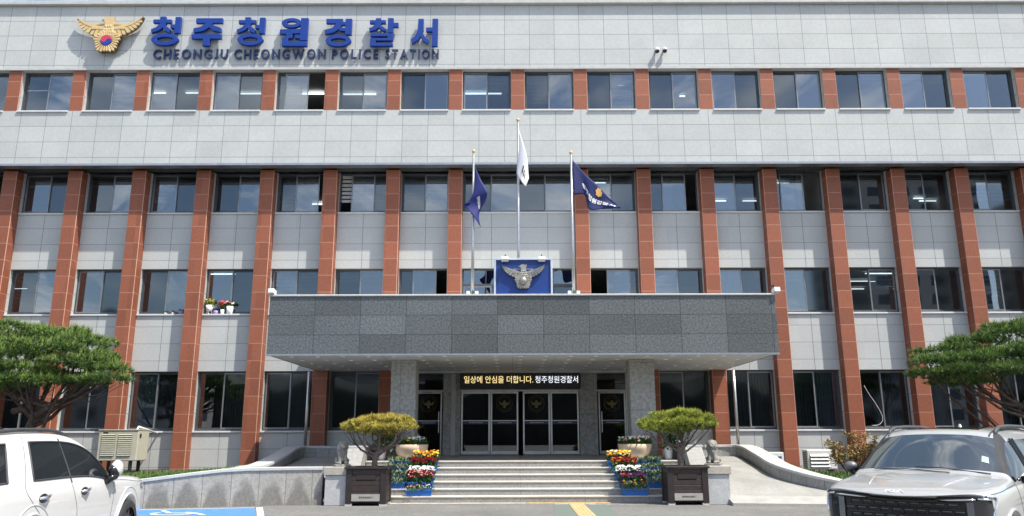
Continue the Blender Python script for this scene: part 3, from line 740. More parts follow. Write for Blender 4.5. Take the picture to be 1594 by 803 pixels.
class Flag:
    def __init__(s, X, ztop, top, bot, wav): s.X, s.z, s.t, s.b, s.w = X, ztop, top, bot, wav
    def P(s, u, v, off=0):
        a, b = plerp(s.t, u), plerp(s.b, u)
        k = v+.05*math.sin(math.pi*v)*math.sin(5*u)
        x = a[0]+(b[0]-a[0])*k; z = a[1]+(b[1]-a[1])*k; y = a[2]+(b[2]-a[2])*k
        y += s.w*u*(math.sin(9*u+4*v)+.5*math.sin(17*u-6*v+1))*.5
        return Vector((s.X+x/PPM, FY-.03+y-off, s.z-z/PPM))
    def cloth(s, name, m, lab, group='flags on the canopy poles'):
        q = MB(); q.csm = True; q.grid([[s.P(i/28, j/16) for j in range(17)] for i in range(29)])
        o = q.build(name, m); sd = o.modifiers.new('solid', 'SOLIDIFY'); sd.thickness = .004; sd.offset = 0
        return tag(o, lab, 'flag', group)
    def patch(s, vs, fs, name, m, parent, off=.012):
        q = MB(); q.add([s.P(u, v, off) for u, v in vs], fs); return q.build(name, m, parent)
m_fl = mat('flag_blue', (.006, .014, .10), .75, var=.08); m_flv = mat('flag_violet', (.009, .015, .13), .7, var=.08); m_flw = mat('flag_white', (.78, .78, .80), .75, var=.03)
f3 = Flag(fpr+.04, at(891, 249, Y=FY).z, [(0,0,0),(17,20,.04),(35,40,-.03),(53,59,.03),(73,78,0)], [(2,58,0),(18,57,.08),(24,82,-.06),(46,80,.08),(73,80,.01)], .06)
fo = f3.cloth('flag', m_fl, 'dark blue flag with white Korean lettering spread out to the right of its pole')
vs, fs = text_mb('청주청원경찰서', 1.0, .04)
xs = [v.x for v in vs]; k = .70/(max(xs)-min(xs))
f3.patch([(.20+(v.x-min(xs))*k, .60+.05*(v.x-min(xs))*k-v.y*k*1.9) for v in vs], fs, 'lettering', m_white, fo)
n = 14; el = [(.60+.07*math.cos(2*math.pi*i/n)*(1 if i % 2 else .75), .20+.19*math.sin(2*math.pi*i/n)*(1 if i % 2 else .8)) for i in range(n)]
f3.patch(el+[(.60, .20)], [(i, (i+1) % n, n) for i in range(n)], 'crest', mat('flag_crest', (.75, .42, .12), .6), fo)
f1 = Flag(fpl+.03, at(737, 257, Y=FY).z, [(0,0,0),(9,24,-.10),(20,48,-.25),(17,62,-.05),(4,74,.10)], [(0,66,0),(-9,66,-.12),(-16,68,-.05),(-3,84,-.20),(11,104,-.12)], .05)
fo = f1.cloth('flag', m_flv, 'violet blue flag drooping in folds around its pole')
f1.patch([(.50+(v.x-min(xs))*k*.4, .42+v.x*.02-v.y*k*1.2) for v in vs], fs, 'lettering', m_white, fo)
f2 = Flag(fpc+.03, at(807, 203, Y=FY).z, [(0,0,0),(7,26,-.08),(12,48,-.16),(14,66,-.05),(15,80,.05)], [(-4,72,.06),(-3,76,-.08),(3,88,-.16),(7,93,-.12),(10,94,0)], .04)
fo = f2.cloth('flag', m_flw, 'white national flag with black bars hanging limp on the tallest pole')
q = []; qf = []
for k in range(3):
    b = len(q); u0 = .42+k*.10; q += [(u0, .42+.05*k), (u0+.055, .42+.05*k), (u0+.055, .72+.03*k), (u0, .72+.03*k)]; qf.append((b, b+1, b+2, b+3))
f2.patch(q, qf, 'trigram', m_black, fo)

# ------------------------------------------------------------------ cameras and small fittings
for px, py, lab in ((1022.8, 79.5, 'white dome camera on the parapet wall, the left of the pair'), (1034.6, 79, 'white dome camera on the parapet wall, the right of the pair')):
    p = at(px, py, Y=TY-.14)
    t = thing('dome_camera', (p.x, TY, p.z), lab, 'security camera', 'dome cameras on the parapet wall')
    q = MB(); q.tube([(p.x, TY, p.z+.1), (p.x, TY-.14, p.z+.09)], .04); q.csm = True; q.lathe([(.03, .12), (.085, .08), (.095, .0)], (p.x, TY-.16, p.z), 14); q.build('housing', m_white, t)
    q = MB(); q.csm = True; q.ell((p.x, TY-.16, p.z), (.085, .085, .09), 14, 8); q.build('dome', mat('dome_black', (.015, .015, .018), .1), t)
for px, py, sgn_, lab in ((425.5, 456, 1, 'white security camera on the left corner of the canopy'), (1206, 455.5, -1, 'white security camera on the right corner of the canopy')):
    p = at(px, py, Y=CYF+.12)
    t = thing('security_camera', (p.x, CYF+.12, CZ1+.05), lab, 'security camera', 'cameras on the canopy corners')
    q = MB(); q.cbox((p.x, CYF+.02, CZ1+.13), (.17, .26, .13), Matrix.Rotation(R(-8), 3, 'X')); q.build('housing', m_white, t, bevel=.02, seg=2)
    q = MB(); q.tube([(p.x, CYF+.14, CZ1+.04), (p.x, CYF+.14, CZ1+.24), (p.x+.06*sgn_, CYF+.1, CZ1+.27)], .018, 6); q.tube([(p.x+.06*sgn_, CYF+.04, CZ1+.27), (p.x+.06*sgn_, CYF+.18, CZ1+.27)], .035, 8); q.build('bracket', m_black, t)
# rooftop: railing lamps seen over the parapet
for px, lab in ((772, 'cluster of small white rooftop aerials above the parapet, left of centre'), (1090, 'low white rooftop aerial above the parapet, right of centre')):
    X = at(px, 2, Y=TY+1).x
    t = thing('rooftop_aerial', (X, TY+.5, ROOF), lab, 'aerial')
    q = MB(); q.tube([(X-.3, TY+.4, ROOF+.05), (X-.25, TY+.4, ROOF+.34), (X+.1, TY+.4, ROOF+.30)], .03); q.tube([(X+.35, TY+.4, ROOF+.05), (X+.35, TY+.4, ROOF+.5)], .02); q.build('mast', m_white, t)
    q = MB(); q.csm = True; q.ell((X-.05, TY+.38, ROOF+.22), (.16, .1, .1)); q.ell((X+.55, TY+.38, ROOF+.2), (.2, .1, .09)); q.build('dish', m_white, t)
# ------------------------------------------------------------------ ground and paving
def asphalt():
    m = bpy.data.materials.new('asphalt'); p = pbsdf(m); t = m.node_tree; p.inputs['Roughness'].default_value = .85
    g = N(t, 'ShaderNodeNewGeometry'); k = None
    for scl, amp, det in ((26, .36, 3), (7, .12, 4), (.5, .16, 5)):
        n1 = N(t, 'ShaderNodeTexNoise'); n1.inputs['Scale'].default_value = scl; n1.inputs['Detail'].default_value = det; link(t, g.outputs['Position'], n1.inputs['Vector'])
        mr = N(t, 'ShaderNodeMapRange'); mr.inputs[1].default_value = .3; mr.inputs[2].default_value = .7; mr.inputs[3].default_value = 1-amp; mr.inputs[4].default_value = 1+amp
        link(t, n1.outputs['Fac'], mr.inputs[0]); k = mr.outputs[0] if k is None else math_(t, 'MULTIPLY', k, mr.outputs[0])
    n2 = N(t, 'ShaderNodeTexNoise'); n2.inputs['Scale'].default_value = 1.6; n2.inputs['Detail'].default_value = 6; link(t, g.outputs['Position'], n2.inputs['Vector'])
    r = N(t, 'ShaderNodeMapRange'); r.inputs[1].default_value = .58; r.inputs[2].default_value = .72; link(t, n2.outputs['Fac'], r.inputs[0])
    cc = N(t, 'ShaderNodeVectorMath', operation='SCALE'); cc.inputs[0].default_value = (.150, .147, .138); link(t, k, cc.inputs['Scale'])
    mx = N(t, 'ShaderNodeMixRGB'); mx.inputs[2].default_value = (.24, .23, .21, 1); link(t, math_(t, 'MULTIPLY', r.outputs[0], .45), mx.inputs[0]); link(t, cc.outputs[0], mx.inputs[1])
    link(t, mx.outputs[0], p.inputs['Base Color'])
    b = N(t, 'ShaderNodeBump'); b.inputs['Strength'].default_value = .5; b.inputs['Distance'].default_value = .01
    n3 = N(t, 'ShaderNodeTexNoise'); n3.inputs['Scale'].default_value = 70; link(t, g.outputs['Position'], n3.inputs['Vector']); link(t, n3.outputs['Fac'], b.inputs['Height']); link(t, b.outputs[0], p.inputs['Normal'])
    return m
q = MB(); q.add([(-400, -400, 0), (400, -400, 0), (400, 400, 0), (-400, 400, 0)], [(0, 1, 2, 3)])
tag(q.build('ground', asphalt()), kind='structure')
def worn(name, c, c2, lo=.45, hi=.62, scl=5):
    """road paint, rubbed through to the surface below in patches"""
    m = bpy.data.materials.new(name); p = pbsdf(m); t = m.node_tree; p.inputs['Roughness'].default_value = .65
    g = N(t, 'ShaderNodeNewGeometry'); n2 = N(t, 'ShaderNodeTexNoise'); n2.inputs['Scale'].default_value = scl; n2.inputs['Detail'].default_value = 7; n2.inputs['Roughness'].default_value = .7
    link(t, g.outputs['Position'], n2.inputs['Vector'])
    r = N(t, 'ShaderNodeMapRange'); r.inputs[1].default_value = lo; r.inputs[2].default_value = hi; link(t, n2.outputs['Fac'], r.inputs[0])
    mx = N(t, 'ShaderNodeMixRGB'); mx.inputs[1].default_value = (*c, 1); mx.inputs[2].default_value = (*c2, 1); link(t, r.outputs[0], mx.inputs[0]); link(t, mx.outputs[0], p.inputs['Base Color'])
    return m
m_pblue = worn('blue_paint', (.05, .19, .47), (.11, .23, .43), .42, .7)
m_pwhite = worn('white_paint', (.66, .67, .66), (.35, .35, .34), .6, .8)
m_pgreen = worn('green_paint', (.09, .19, .14), (.15, .155, .145), .37, .53, 4)
m_yel = mat('tactile_yellow', (.46, .35, .17), .7, var=.2, vs=5, var2=.12, vs2=40)
def sheet(name, pts, m, z=.004):
    q = MB(); q.add([(x, y, z) for x, y in pts], [tuple(range(len(pts)))]); return tag(q.build(name, m), kind='structure')
# disabled parking bay, painted blue with a white wheelchair mark
sheet('parking_bay', [(-9.5, 18.12), (-6.0, 18.72), (-4.4, 14.2), (-7.9, 13.6)], m_pblue)
def strip(a, b, wd):
    a, b = Vector(a), Vector(b); d = (b-a).normalized(); n = Vector((-d.y, d.x))*wd/2
    return [tuple(a+n), tuple(a-n), tuple(b-n), tuple(b+n)]
sheet('parking_line', strip((-5.9, 18.8), (-4.3, 14.0), .14), m_pwhite, .008)
sheet('parking_line', strip((-9.6, 18.14), (-6.0, 18.76), .07), m_pwhite, .008)
# wheelchair symbol
c0 = Vector((-7.35, 17.45)); ax = Vector((.985, .175)); ay = Vector((.34, -.94))
q = MB(); n = 26; vs = []
for i in range(n+1):
    a = R(-50)+R(280)*i/n
    for r_ in (.36, .46): 
        p = c0+ax*(r_*math.cos(a))*1.0+ay*(r_*math.sin(a))*.8; vs.append((p.x, p.y, .009))
q.add(vs, [(2*i, 2*i+1, 2*i+3, 2*i+2) for i in range(n)])
for (a, b) in (((-.25,-.75), (-.05,-.1)), ((-.1,-.1), (.45,-.02)), ((.45,-.02), (.65,.45))):
    s = strip(tuple(c0+ax*a[0]+ay*a[1]), tuple(c0+ax*b[0]+ay*b[1]), .1); q.add([(x, y, .0095) for x, y in s], [(0, 1, 2, 3)])
tag(q.build('wheelchair_mark', m_pwhite), kind='structure')
# tactile guide strip up to the steps, green paint either side
sheet('green_marking', [(1.00, 19.55), (2.25, 19.55), (2.2, 14), (.75, 14)], m_pgreen)
q = MB(); q.box(1.36, 1.72, 13.5, 19.62, 0, .012)
for k in range(4): q.box(1.40+k*.083, 1.435+k*.083, 13.5, 19.62, .012, .017)
tag(q.build('tactile_paving', m_yel), kind='structure')
q = MB(); q.box(.35, 2.4, 19.64, 19.95, 0, .010)
for i in range(34):
    for j in range(5): q.box(.38+i*.06, .41+i*.06, 19.66+j*.06, 19.69+j*.06, .010, .015)
tag(q.build('tactile_paving', m_yel), kind='structure')
q = MB(); q.box(-.05, .55, SY+6*STD+.2, SY+6*STD+.8, FL, FL+.006)
for i in range(9): q.box(-.03+i*.065, .01+i*.065, SY+6*STD+.22, SY+6*STD+.78, FL+.006, FL+.012)
tag(q.build('tactile_paving', mat('tactile_orange', (.40, .24, .06), .7, var=.2)), kind='structure')
sheet('kerb_strip', [(-3.2, 19.72), (.33, 19.72), (.33, 19.95), (-3.2, 19.95)], mat('kerb_cream', (.50, .46, .36), .8, var=.2, vs=4), .005)
sheet('road_marking', [(1.8, 19.35), (3.4, 19.15), (3.4, 19.22), (1.85, 19.45)], worn('old_white_paint', (.45, .45, .43), (.16, .16, .155), .42, .6, 9), .0045)
sheet('road_marking', [(1.02, 19.45), (1.34, 19.45), (1.34, 19.54), (1.02, 19.54)], m_pwhite, .009)
sheet('road_marking', [(1.74, 19.45), (2.0, 19.45), (2.0, 19.54), (1.74, 19.54)], m_pwhite, .009)

# ------------------------------------------------------------------ ramp, right side (drive up to the porch)
m_ramp = tiles('ramp_paving', (.40, .385, .35), 1.2, 30, .1, -9, .006, (.2, .2, .18), tilevar=.05, speck=.1, ss=6, horiz=False, fine=.1)
m_ramp = mat('ramp_concrete', (.285, .28, .26), .7, var=.14, vs=1.6, var2=.1, vs2=14)
def spl(pl, n):
    return [tuple(plerp(pl, i/n)) for i in range(n+1)]
inn = spl([(5.18,18.98,.05),(5.24,19.8,.22),(5.32,20.9,.48),(5.2,22.0,.74),(4.7,23.3,.962)], 24)
outr = spl([(10.8,18.15,.05),(8.9,19.0,.14),(7.75,19.75,.28),(7.0,21.2,.49),(6.95,22.8,.74),(7.05,24.9,.962)], 24)
q = MB(); q.grid([[tuple(a[d]+(b[d]-a[d])*j/8 for d in range(3)) for j in range(9)] for a, b in zip(inn, outr)], flip=True)
lip = [tuple(inn[0][d]+(outr[0][d]-inn[0][d])*j/8 for d in range(3)) for j in range(9)]
q.grid([lip, [(x, y, -.05) for x, y, z in lip]], flip=False)
q.grid([inn, [(x, y, -.05) for x, y, z in inn]]); q.grid([inn, [(x, y, -.05) for x, y, z in inn]], flip=True) if False else None
tag(q.build('ramp', m_ramp), kind='structure')
q = MB(); q.grid([[(x, y-.03, z+.012) for x, y, z in lip], [(x-.0, y+.55, z+.012+.13) for x, y, z in lip]], flip=True)
q.grid([[(x, y-.03, z+.012) for x, y, z in lip], [(x, y-.03, -.02) for x, y, z in lip]])
tag(q.build('ramp_kerb', mat('ramp_kerb_stone', (.34, .335, .31), .7, var=.12, vs=3, var2=.12, vs2=40)), kind='structure')
# left ramp is walled off in front
inl = spl([(-4.7,19.9,.60),(-4.7,21.0,.66),(-4.6,22.0,.80),(-4.1,23.3,.962)], 16)
oul = spl([(-6.6,19.8,.60),(-6.45,21.2,.66),(-6.45,22.8,.80),(-6.55,24.9,.962)], 16)
q = MB(); q.grid([[tuple(a[d]+(b[d]-a[d])*j/6 for d in range(3)) for j in range(7)] for a, b in zip(inl, oul)])
tag(q.build('ramp', m_ramp), kind='structure')

def curved_wall(name, base, tops, wd, lab, m=m_low, side=1, cop=.07, z0=None):
    """wall along a plan line, sloping top with a coping; tops = height of the coping's upper face"""
    n = len(base); t = thing(name, (base[0][0], base[0][1], 0), lab, 'wall')
    P = [Vector((b[0], b[1])) for b in base]
    def nrm(i):
        d = (P[min(i+1, n-1)]-P[max(i-1, 0)]).normalized(); return Vector((-d.y, d.x))*side
    def ribbon(o0, o1, zb, zt, mb):
        A = [P[i]+nrm(i)*o0 for i in range(n)]; B = [P[i]+nrm(i)*o1 for i in range(n)]
        rows = [[(A[i].x, A[i].y, zb(i)), (A[i].x, A[i].y, zt(i)), (B[i].x, B[i].y, zt(i)), (B[i].x, B[i].y, zb(i)), (A[i].x, A[i].y, zb(i))] for i in range(n)]
        mb.grid(rows, flip=side < 0)
        for i, fl in ((0, 1), (n-1, 0)):
            r = rows[i][:4]; mb.add(r, [(0, 1, 2, 3) if (fl == 1) == (side > 0) else (3, 2, 1, 0)])
    q = MB(); ribbon(0, wd, lambda i: -.05 if z0 is None else z0, lambda i: tops[i]-cop, q); q.build('stone_facing', m, t)
    q = MB(); ribbon(-.03, wd+.03, lambda i: tops[i]-cop+.002, lambda i: tops[i], q); q.build('coping', m_cop, t, bevel=.008)
    return t
ow = spl([(5.9,24.95,1.30),(6.75,25.0,1.31),(7.08,24.6,1.29),(6.98,22.8,1.09),(7.02,21.2,.84),(7.75,19.8,.58),(8.9,19.05,.42),(10.8,18.2,.34),(14,17.6,.32)], 48)
m_rampw = tiles('ramp_wall_granite', (.28, .278, .268), .42, 3, .1, -1, .012, (.11, .11, .105), tilevar=.06, speck=.14, ss=14, horiz=False, fine=.2)
curved_wall('garden_wall', [(a, b) for a, b, c in ow], [c for a, b, c in ow], .42, 'low curved granite wall along the outer side of the open right ramp', m_rampw)
owl = spl([(-5.5,24.95,1.30),(-6.3,25.0,1.31),(-6.6,24.6,1.29),(-6.5,22.8,1.09),(-6.55,21.2,.90),(-6.75,20.4,.87),(-7.3,19.8,.80)], 40)
curved_wall('garden_wall', [(a, b) for a, b, c in owl], [c for a, b, c in owl], .42, 'granite wall with sloping top rising to the porch behind the left lion', m_rampw, side=-1)
fw = [(-16.5,17.2,.30),(-13,17.9,.38),(-9.05,18.62,.615),(-8.4,18.74,.69),(-7.6,18.9,.79),(-6.9,19.1,.862),(-6.3,19.25,.885),(-5.5,19.36,.89),(-4.62,19.45,.892)]
curved_wall('garden_wall', [(a, b) for a, b, c in fw], [c for a, b, c in fw], .3, 'stained pale granite retaining wall behind the blue parking bay', m_low)
# parapet blocks with a sloping end beside the steps
for xa, xb, lab in ((-4.42, -3.97, 'pale stone parapet with sloping end behind the left planter box'), (4.64, 5.09, 'pale stone parapet with sloping end behind the right planter box')):
    t = thing('parapet_block', ((xa+xb)/2, 21, 0), lab, 'parapet', 'parapets flanking the entrance steps')
    q = MB(); q.prism([(20.2, 0), (24.0, 0), (24.0, 1.30), (21.35, 1.30), (20.75, .80), (20.2, .74)], lambda a, b: (xa, a, b), lambda a, b: (xb, a, b)); q.build('stone_block', m_rampw, t)
    q = MB(); q.box(xa-.03, xb+.03, 21.36, 24.0, 1.302, 1.36); q.build('coping', m_cop, t, bevel=.008)
# filler slabs between steps, pedestals and ramps
q = MB(); q.box(-4.62, -3.97, 19.75, 20.2, 0, .70); q.box(4.64, 5.34, 20.0, 20.9, 0, .2); tag(q.build('plinth', m_grey), 'low granite infill between steps and lion pedestals', 'plinth')

# lion pedestals
def pedestal(xa, xb, y0, lab):
    t = thing('lion_pedestal', ((xa+xb)/2, y0+.3, 0), lab, 'pedestal', 'granite pedestals at the foot of the steps')
    q = MB(); q.box(xa+.04, xb-.04, y0+.04, y0+.62, 0, .70); q.build('shaft', m_low2, t, bevel=.01)
    q = MB(); q.box(xa, xb, y0, y0+.68, .70, .90); q.build('cap', mat('pedestal_cap', (.36, .335, .29), .7, var=.1, var2=.2, vs2=50), t, bevel=.015)
    return t
m_low2 = mat('pedestal_granite', (.40, .405, .41), .6, var=.1, vs=5, var2=.22, vs2=42)
pa = at(503, 740, Y=19.25).x; pb = at(548, 740, Y=19.25).x; pedestal(pa, pb, 19.25, 'rough granite pedestal carrying the lion left of the steps'); PLX = (pa+pb)/2
pc = at(1095, 740, Y=19.25).x; pd = at(1139, 740, Y=19.25).x; pedestal(pc, pd, 19.25, 'rough granite pedestal carrying the lion right of the steps'); PRX = (pc+pd)/2+.02

# ------------------------------------------------------------------ lion statues
def lion(X, Y, Z, face, lab):
    """seated lion, fused from rounded masses; face: heading in degrees, 0 = towards the road, + = to the photograph's right"""
    b = MB(); E_ = lambda c, r, rot=None: b.ell(c, r, 14, 9, rot)
    rx = lambda a: Matrix.Rotation(R(a), 3, 'X')
    E_((0, .02, .20), (.105, .13, .19), rx(-18))          # trunk, leaning back
    E_((0, -.05, .27), (.10, .09, .12))                   # chest
    E_((0, .12, .09), (.135, .13, .09))                   # rump
    for s in (-1, 1):
        E_((s*.115, .05, .085), (.055, .12, .085), rx(10))  # thigh
        E_((s*.125, -.07, .03), (.04, .09, .03))          # hind paw
        b.tube([(s*.065, -.06, .27), (s*.068, -.11, .14), (s*.07, -.125, .03)], [.05, .042, .036], 8)
        E_((s*.07, -.155, .025), (.042, .062, .028))      # fore paw
        E_((s*.085, -.075, .52), (.025, .015, .03))       # ear
        E_((s*.04, -.185, .455), (.02, .016, .018))       # brow
    E_((0, -.05, .42), (.14, .115, .145))                 # mane
    E_((0, -.02, .30), (.125, .11, .12)); E_((0, .05, .36), (.11, .10, .16))
    rl = random.Random(4)
    for k in range(34):
        a = rl.uniform(0, 2*math.pi); h = rl.uniform(.22, .52); r_ = .13-.06*abs(h-.4)/.2
        c = (r_*math.cos(a), -.035+r_*.85*math.sin(a), h)
        if c[1] < -.12 and .36 < h: continue
        E_(c, (.034, .034, .042))
    E_((0, -.14, .43), (.078, .07, .082))                 # face
    E_((0, -.195, .405), (.05, .05, .036)); E_((0, -.185, .365), (.04, .04, .022))   # muzzle, jaw
    E_((0, -.24, .42), (.018, .014, .014))
    b.tube([(.05, .22, .06), (.15, .2, .05), (.17, .08, .06), (.16, 0, .1)], [.022, .022, .022, .03], 7)
    me0 = b.mesh('lion_src', []); o = bpy.data.objects.new('lion_src', me0); col.objects.link(o)
    rmod = o.modifiers.new('r', 'REMESH'); rmod.mode = 'VOXEL'; rmod.voxel_size = .011
    sm = o.modifiers.new('s', 'SMOOTH'); sm.factor = .5; sm.iterations = 2
    me = evaluated(o, 'body'); me.materials.clear(); me.materials.append(m_lion)
    for p in me.polygons: p.use_smooth = True; p.material_index = 0
    t = thing('lion_statue', (X, Y, Z), lab, 'statue', 'stone lions on the pedestals', rz=R(face))
    o = bpy.data.objects.new('body', me); col.objects.link(o); o.parent = t; o.location = (0, 0, .05)
    q = MB(); q.box(-.19, .19, -.23, .24, 0, .052); q.build('base', m_lion, t, bevel=.01, local=True)
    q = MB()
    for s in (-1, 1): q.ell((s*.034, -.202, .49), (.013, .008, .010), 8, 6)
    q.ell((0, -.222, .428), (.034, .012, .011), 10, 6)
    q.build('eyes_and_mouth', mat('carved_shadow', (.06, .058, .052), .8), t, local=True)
    return t
m_lion = mat('carved_stone', (.25, .24, .215), .85, var=.3, vs=14, bump=.9, bs=70, var2=.15, vs2=60)
lion(PLX+.02, 19.56, .9, 22, 'weathered stone lion sitting on the left pedestal')
lion(PRX-.03, 19.56, .9, -22, 'weathered stone lion sitting on the right pedestal')

# ------------------------------------------------------------------ wooden planter boxes and bonsai pines
m_wood = mat('dark_brown_slats', (.034, .022, .019), .5, var=.25, vs=9, var2=.2, vs2=50)
m_woodp = mat('dark_brown_posts', (.024, .016, .015), .5, var=.2)
def planter(X, Y, rz, lab, wd=.98, dp=.72, ht=.90):
    t = thing('planter_box', (X, Y, 0), lab, 'planter', 'dark wooden planters at the foot of the steps', rz=rz)
    q = MB(); zb = .08
    hw, hd = wd/2, dp/2
    nb = 6; bh = (ht-.06-zb)/nb
    for k in range(nb):
        z0 = zb+k*bh+.004; z1 = zb+(k+1)*bh-.004
        q.box(-hw+.05, hw-.05, -hd+.02, -hd+.045, z0, z1); q.box(-hw+.05, hw-.05, hd-.045, hd-.02, z0, z1)
        q.box(-hw+.02, -hw+.045, -hd+.05, hd-.05, z0, z1); q.box(hw-.045, hw-.02, -hd+.05, hd-.05, z0, z1)
    q.build('slat_panel', m_wood, t, bevel=.004, local=True)
    for sx in (-1, 1):
        for sy in (-1, 1):
            q = MB(); q.box(sx*hw-(.15 if sx > 0 else 0), sx*hw+(0 if sx > 0 else .15), sy*hd-(.10 if sy > 0 else 0), sy*hd+(0 if sy > 0 else .10), .03, ht-.05); q.build('corner_post', m_woodp, t, bevel=.006, local=True)
            q = MB(); q.box(sx*hw-(.16 if sx > 0 else 0), sx*hw+(0 if sx > 0 else .16), sy*hd-(.12 if sy > 0 else 0), sy*hd+(0 if sy > 0 else .12), 0, .05); q.build('foot', m_cop, t, local=True)
    q = MB(); q.box(-hw-.04, hw+.04, -hd-.04, -hd+.09, ht-.05, ht); q.box(-hw-.04, hw+.04, hd-.09, hd+.04, ht-.05, ht); q.box(-hw-.04, -hw+.10, -hd+.09, hd-.09, ht-.05, ht); q.box(hw-.10, hw+.04, -hd+.09, hd-.09, ht-.05, ht); q.build('rim', m_woodp, t, bevel=.006, local=True)
    q = MB(); q.box(-hw+.05, hw-.05, -hd+.05, hd-.05, ht-.2, ht-.06); q.build('soil', mat('soil', (.05, .04, .03), .9, var=.3, bump=.8, bs=30), t, local=True)
    q = MB(); q.box(-.24, .22, -hd+.008, -hd+.02, ht-.30, ht-.17); q.build('handle_plate', m_woodp, t, local=True, bevel=.004)
    q = MB(); q.box(-hw+.152, hw-.152, -hd-.006, -hd+.018, .11, .27); pl_ = q.build('name_plate', mat('plate_grey', (.36, .345, .31), .5, .2), t, local=True)
    vs, fs = text_mb('청주청원경찰서', .05, .001); q = MB(); q.add([(v.x, -hd-.008, .19+v.y) for v in vs], fs); q.build('lettering', m_black, pl_, local=True)
    return t
planter(-3.50, 19.53, R(-1), 'dark wooden planter box holding the yellowish pine, left of the steps')
planter(4.19, 19.53, R(1), 'dark wooden planter box holding the green pine, right of the steps')
# glazed bowls on the porch edge
def petals(mb, cx, cy, cz, r, mi, n=5, rnd=random):
    """one small blossom facing up and forward"""
    mb.cm = mi; tilt = Matrix.Rotation(R(rnd.uniform(15, 60)), 3, 'X') @ Matrix.Rotation(rnd.uniform(0, 6), 3, 'Z')
    vs = [(cx, cy, cz)]
    for i in range(2*n):
        a = math.pi*i/n; rr_ = r*(1 if i % 2 == 0 else .62); p = tilt @ Vector((rr_*math.cos(a), rr_*math.sin(a), .25*r)); vs.append((cx+p.x, cy+p.y, cz+p.z))
    mb.add(vs, [(0, 1+i, 1+(i+1) % (2*n)) for i in range(2*n)])
def leaf(mb, p, d, ln, wd, mi):
    mb.cm = mi; d = Vector(d).normalized(); s = d.cross(Vector((random.uniform(-1, 1), random.uniform(-1, 1), .4)))
    if s.length < 1e-3: s = Vector((1, 0, 0))
    s = s.normalized()*wd/2; p = Vector(p)
    mb.add([p, p+d*ln*.5+s, p+d*ln, p+d*ln*.5-s], [(0, 1, 2, 3)])
m_lf = [mat('leaf_green', (.045, .12, .022), .6, var=.3, vs=20, spec=.2), mat('leaf_dark', (.03, .08, .018), .6, var=.3, vs=20, spec=.2), mat('leaf_pale', (.20, .25, .15), .6, var=.3, vs=20)]
m_fw = {k: mat('petal_'+k, c, .8, var=.12, vs=30, spec=.1) for k, c in dict(white=(.66,.66,.63), yellow=(.72,.48,.05), pink=(.65,.28,.28), red=(.12,.004,.012), purple=(.14,.012,.13), violet=(.10,.03,.22), orange=(.5,.13,.015), peach=(.7,.45,.32)).items()}
def bed(mb, x0, x1, y0, y1, z, hgt, nleaf, nfl, cols, r=.035, leafmi=(0, 1), ln=.12, round_=False, rnd=random):
    cx, cy = (x0+x1)/2, (y0+y1)/2
    def pt():
        while True:
            x, y = rnd.uniform(x0, x1), rnd.uniform(y0, y1)
            if not round_ or ((x-cx)/(x1-x0)*2)**2+((y-cy)/(y1-y0)*2)**2 < 1: return x, y
    for _ in range(nleaf):
        x, y = pt(); leaf(mb, (x, y, z+rnd.uniform(-.02, hgt*.6)), (rnd.uniform(-1, 1), rnd.uniform(-1, .6), rnd.uniform(.3, 1.6)), rnd.uniform(.6, 1.2)*ln, ln*.30, rnd.choice(leafmi))
    for _ in range(nfl):
        x, y = pt(); petals(mb, x, y, z+rnd.uniform(.55, 1.1)*hgt, r*rnd.uniform(.75, 1.2), rnd.choice(cols), rnd=rnd)
m_bowl = mat('glazed_cream', (.62, .47, .33), .35, var=.05, coat=.3)
def bowl(X, Y, cols, lab):
    t = thing('flower_bowl', (X, Y, FL), lab, 'flower pot', 'cream bowls on the porch edge')
    q = MB(); q.csm = True; q.lathe([(.22, 0), (.30, .04), (.40, .16), (.455, .30), (.47, .42), (.44, .43), (.42, .38), (.1, .37)], (X, Y, FL), 36); q.build('bowl', m_bowl, t)
    q = MB(); bed(q, X-.44, X+.44, Y-.44, Y+.44, FL+.40, .20, 900, 110, cols, r=.042, round_=True, ln=.14)
    q.build('flowers', m_lf+[m_fw[k] for k in ('white', 'yellow', 'pink', 'purple', 'peach', 'violet')], t)
bx = at(640.5, 690, Y=21.95).x; bowl(bx, 21.95, [3, 3, 3, 4, 6, 3, 3], 'cream bowl of white and purple pansies at the left column'); 
bx = at(988, 692, Y=21.95).x; bowl(bx, 21.95, [3, 7, 7, 5, 3], 'cream bowl of white and peach flowers at the right column')
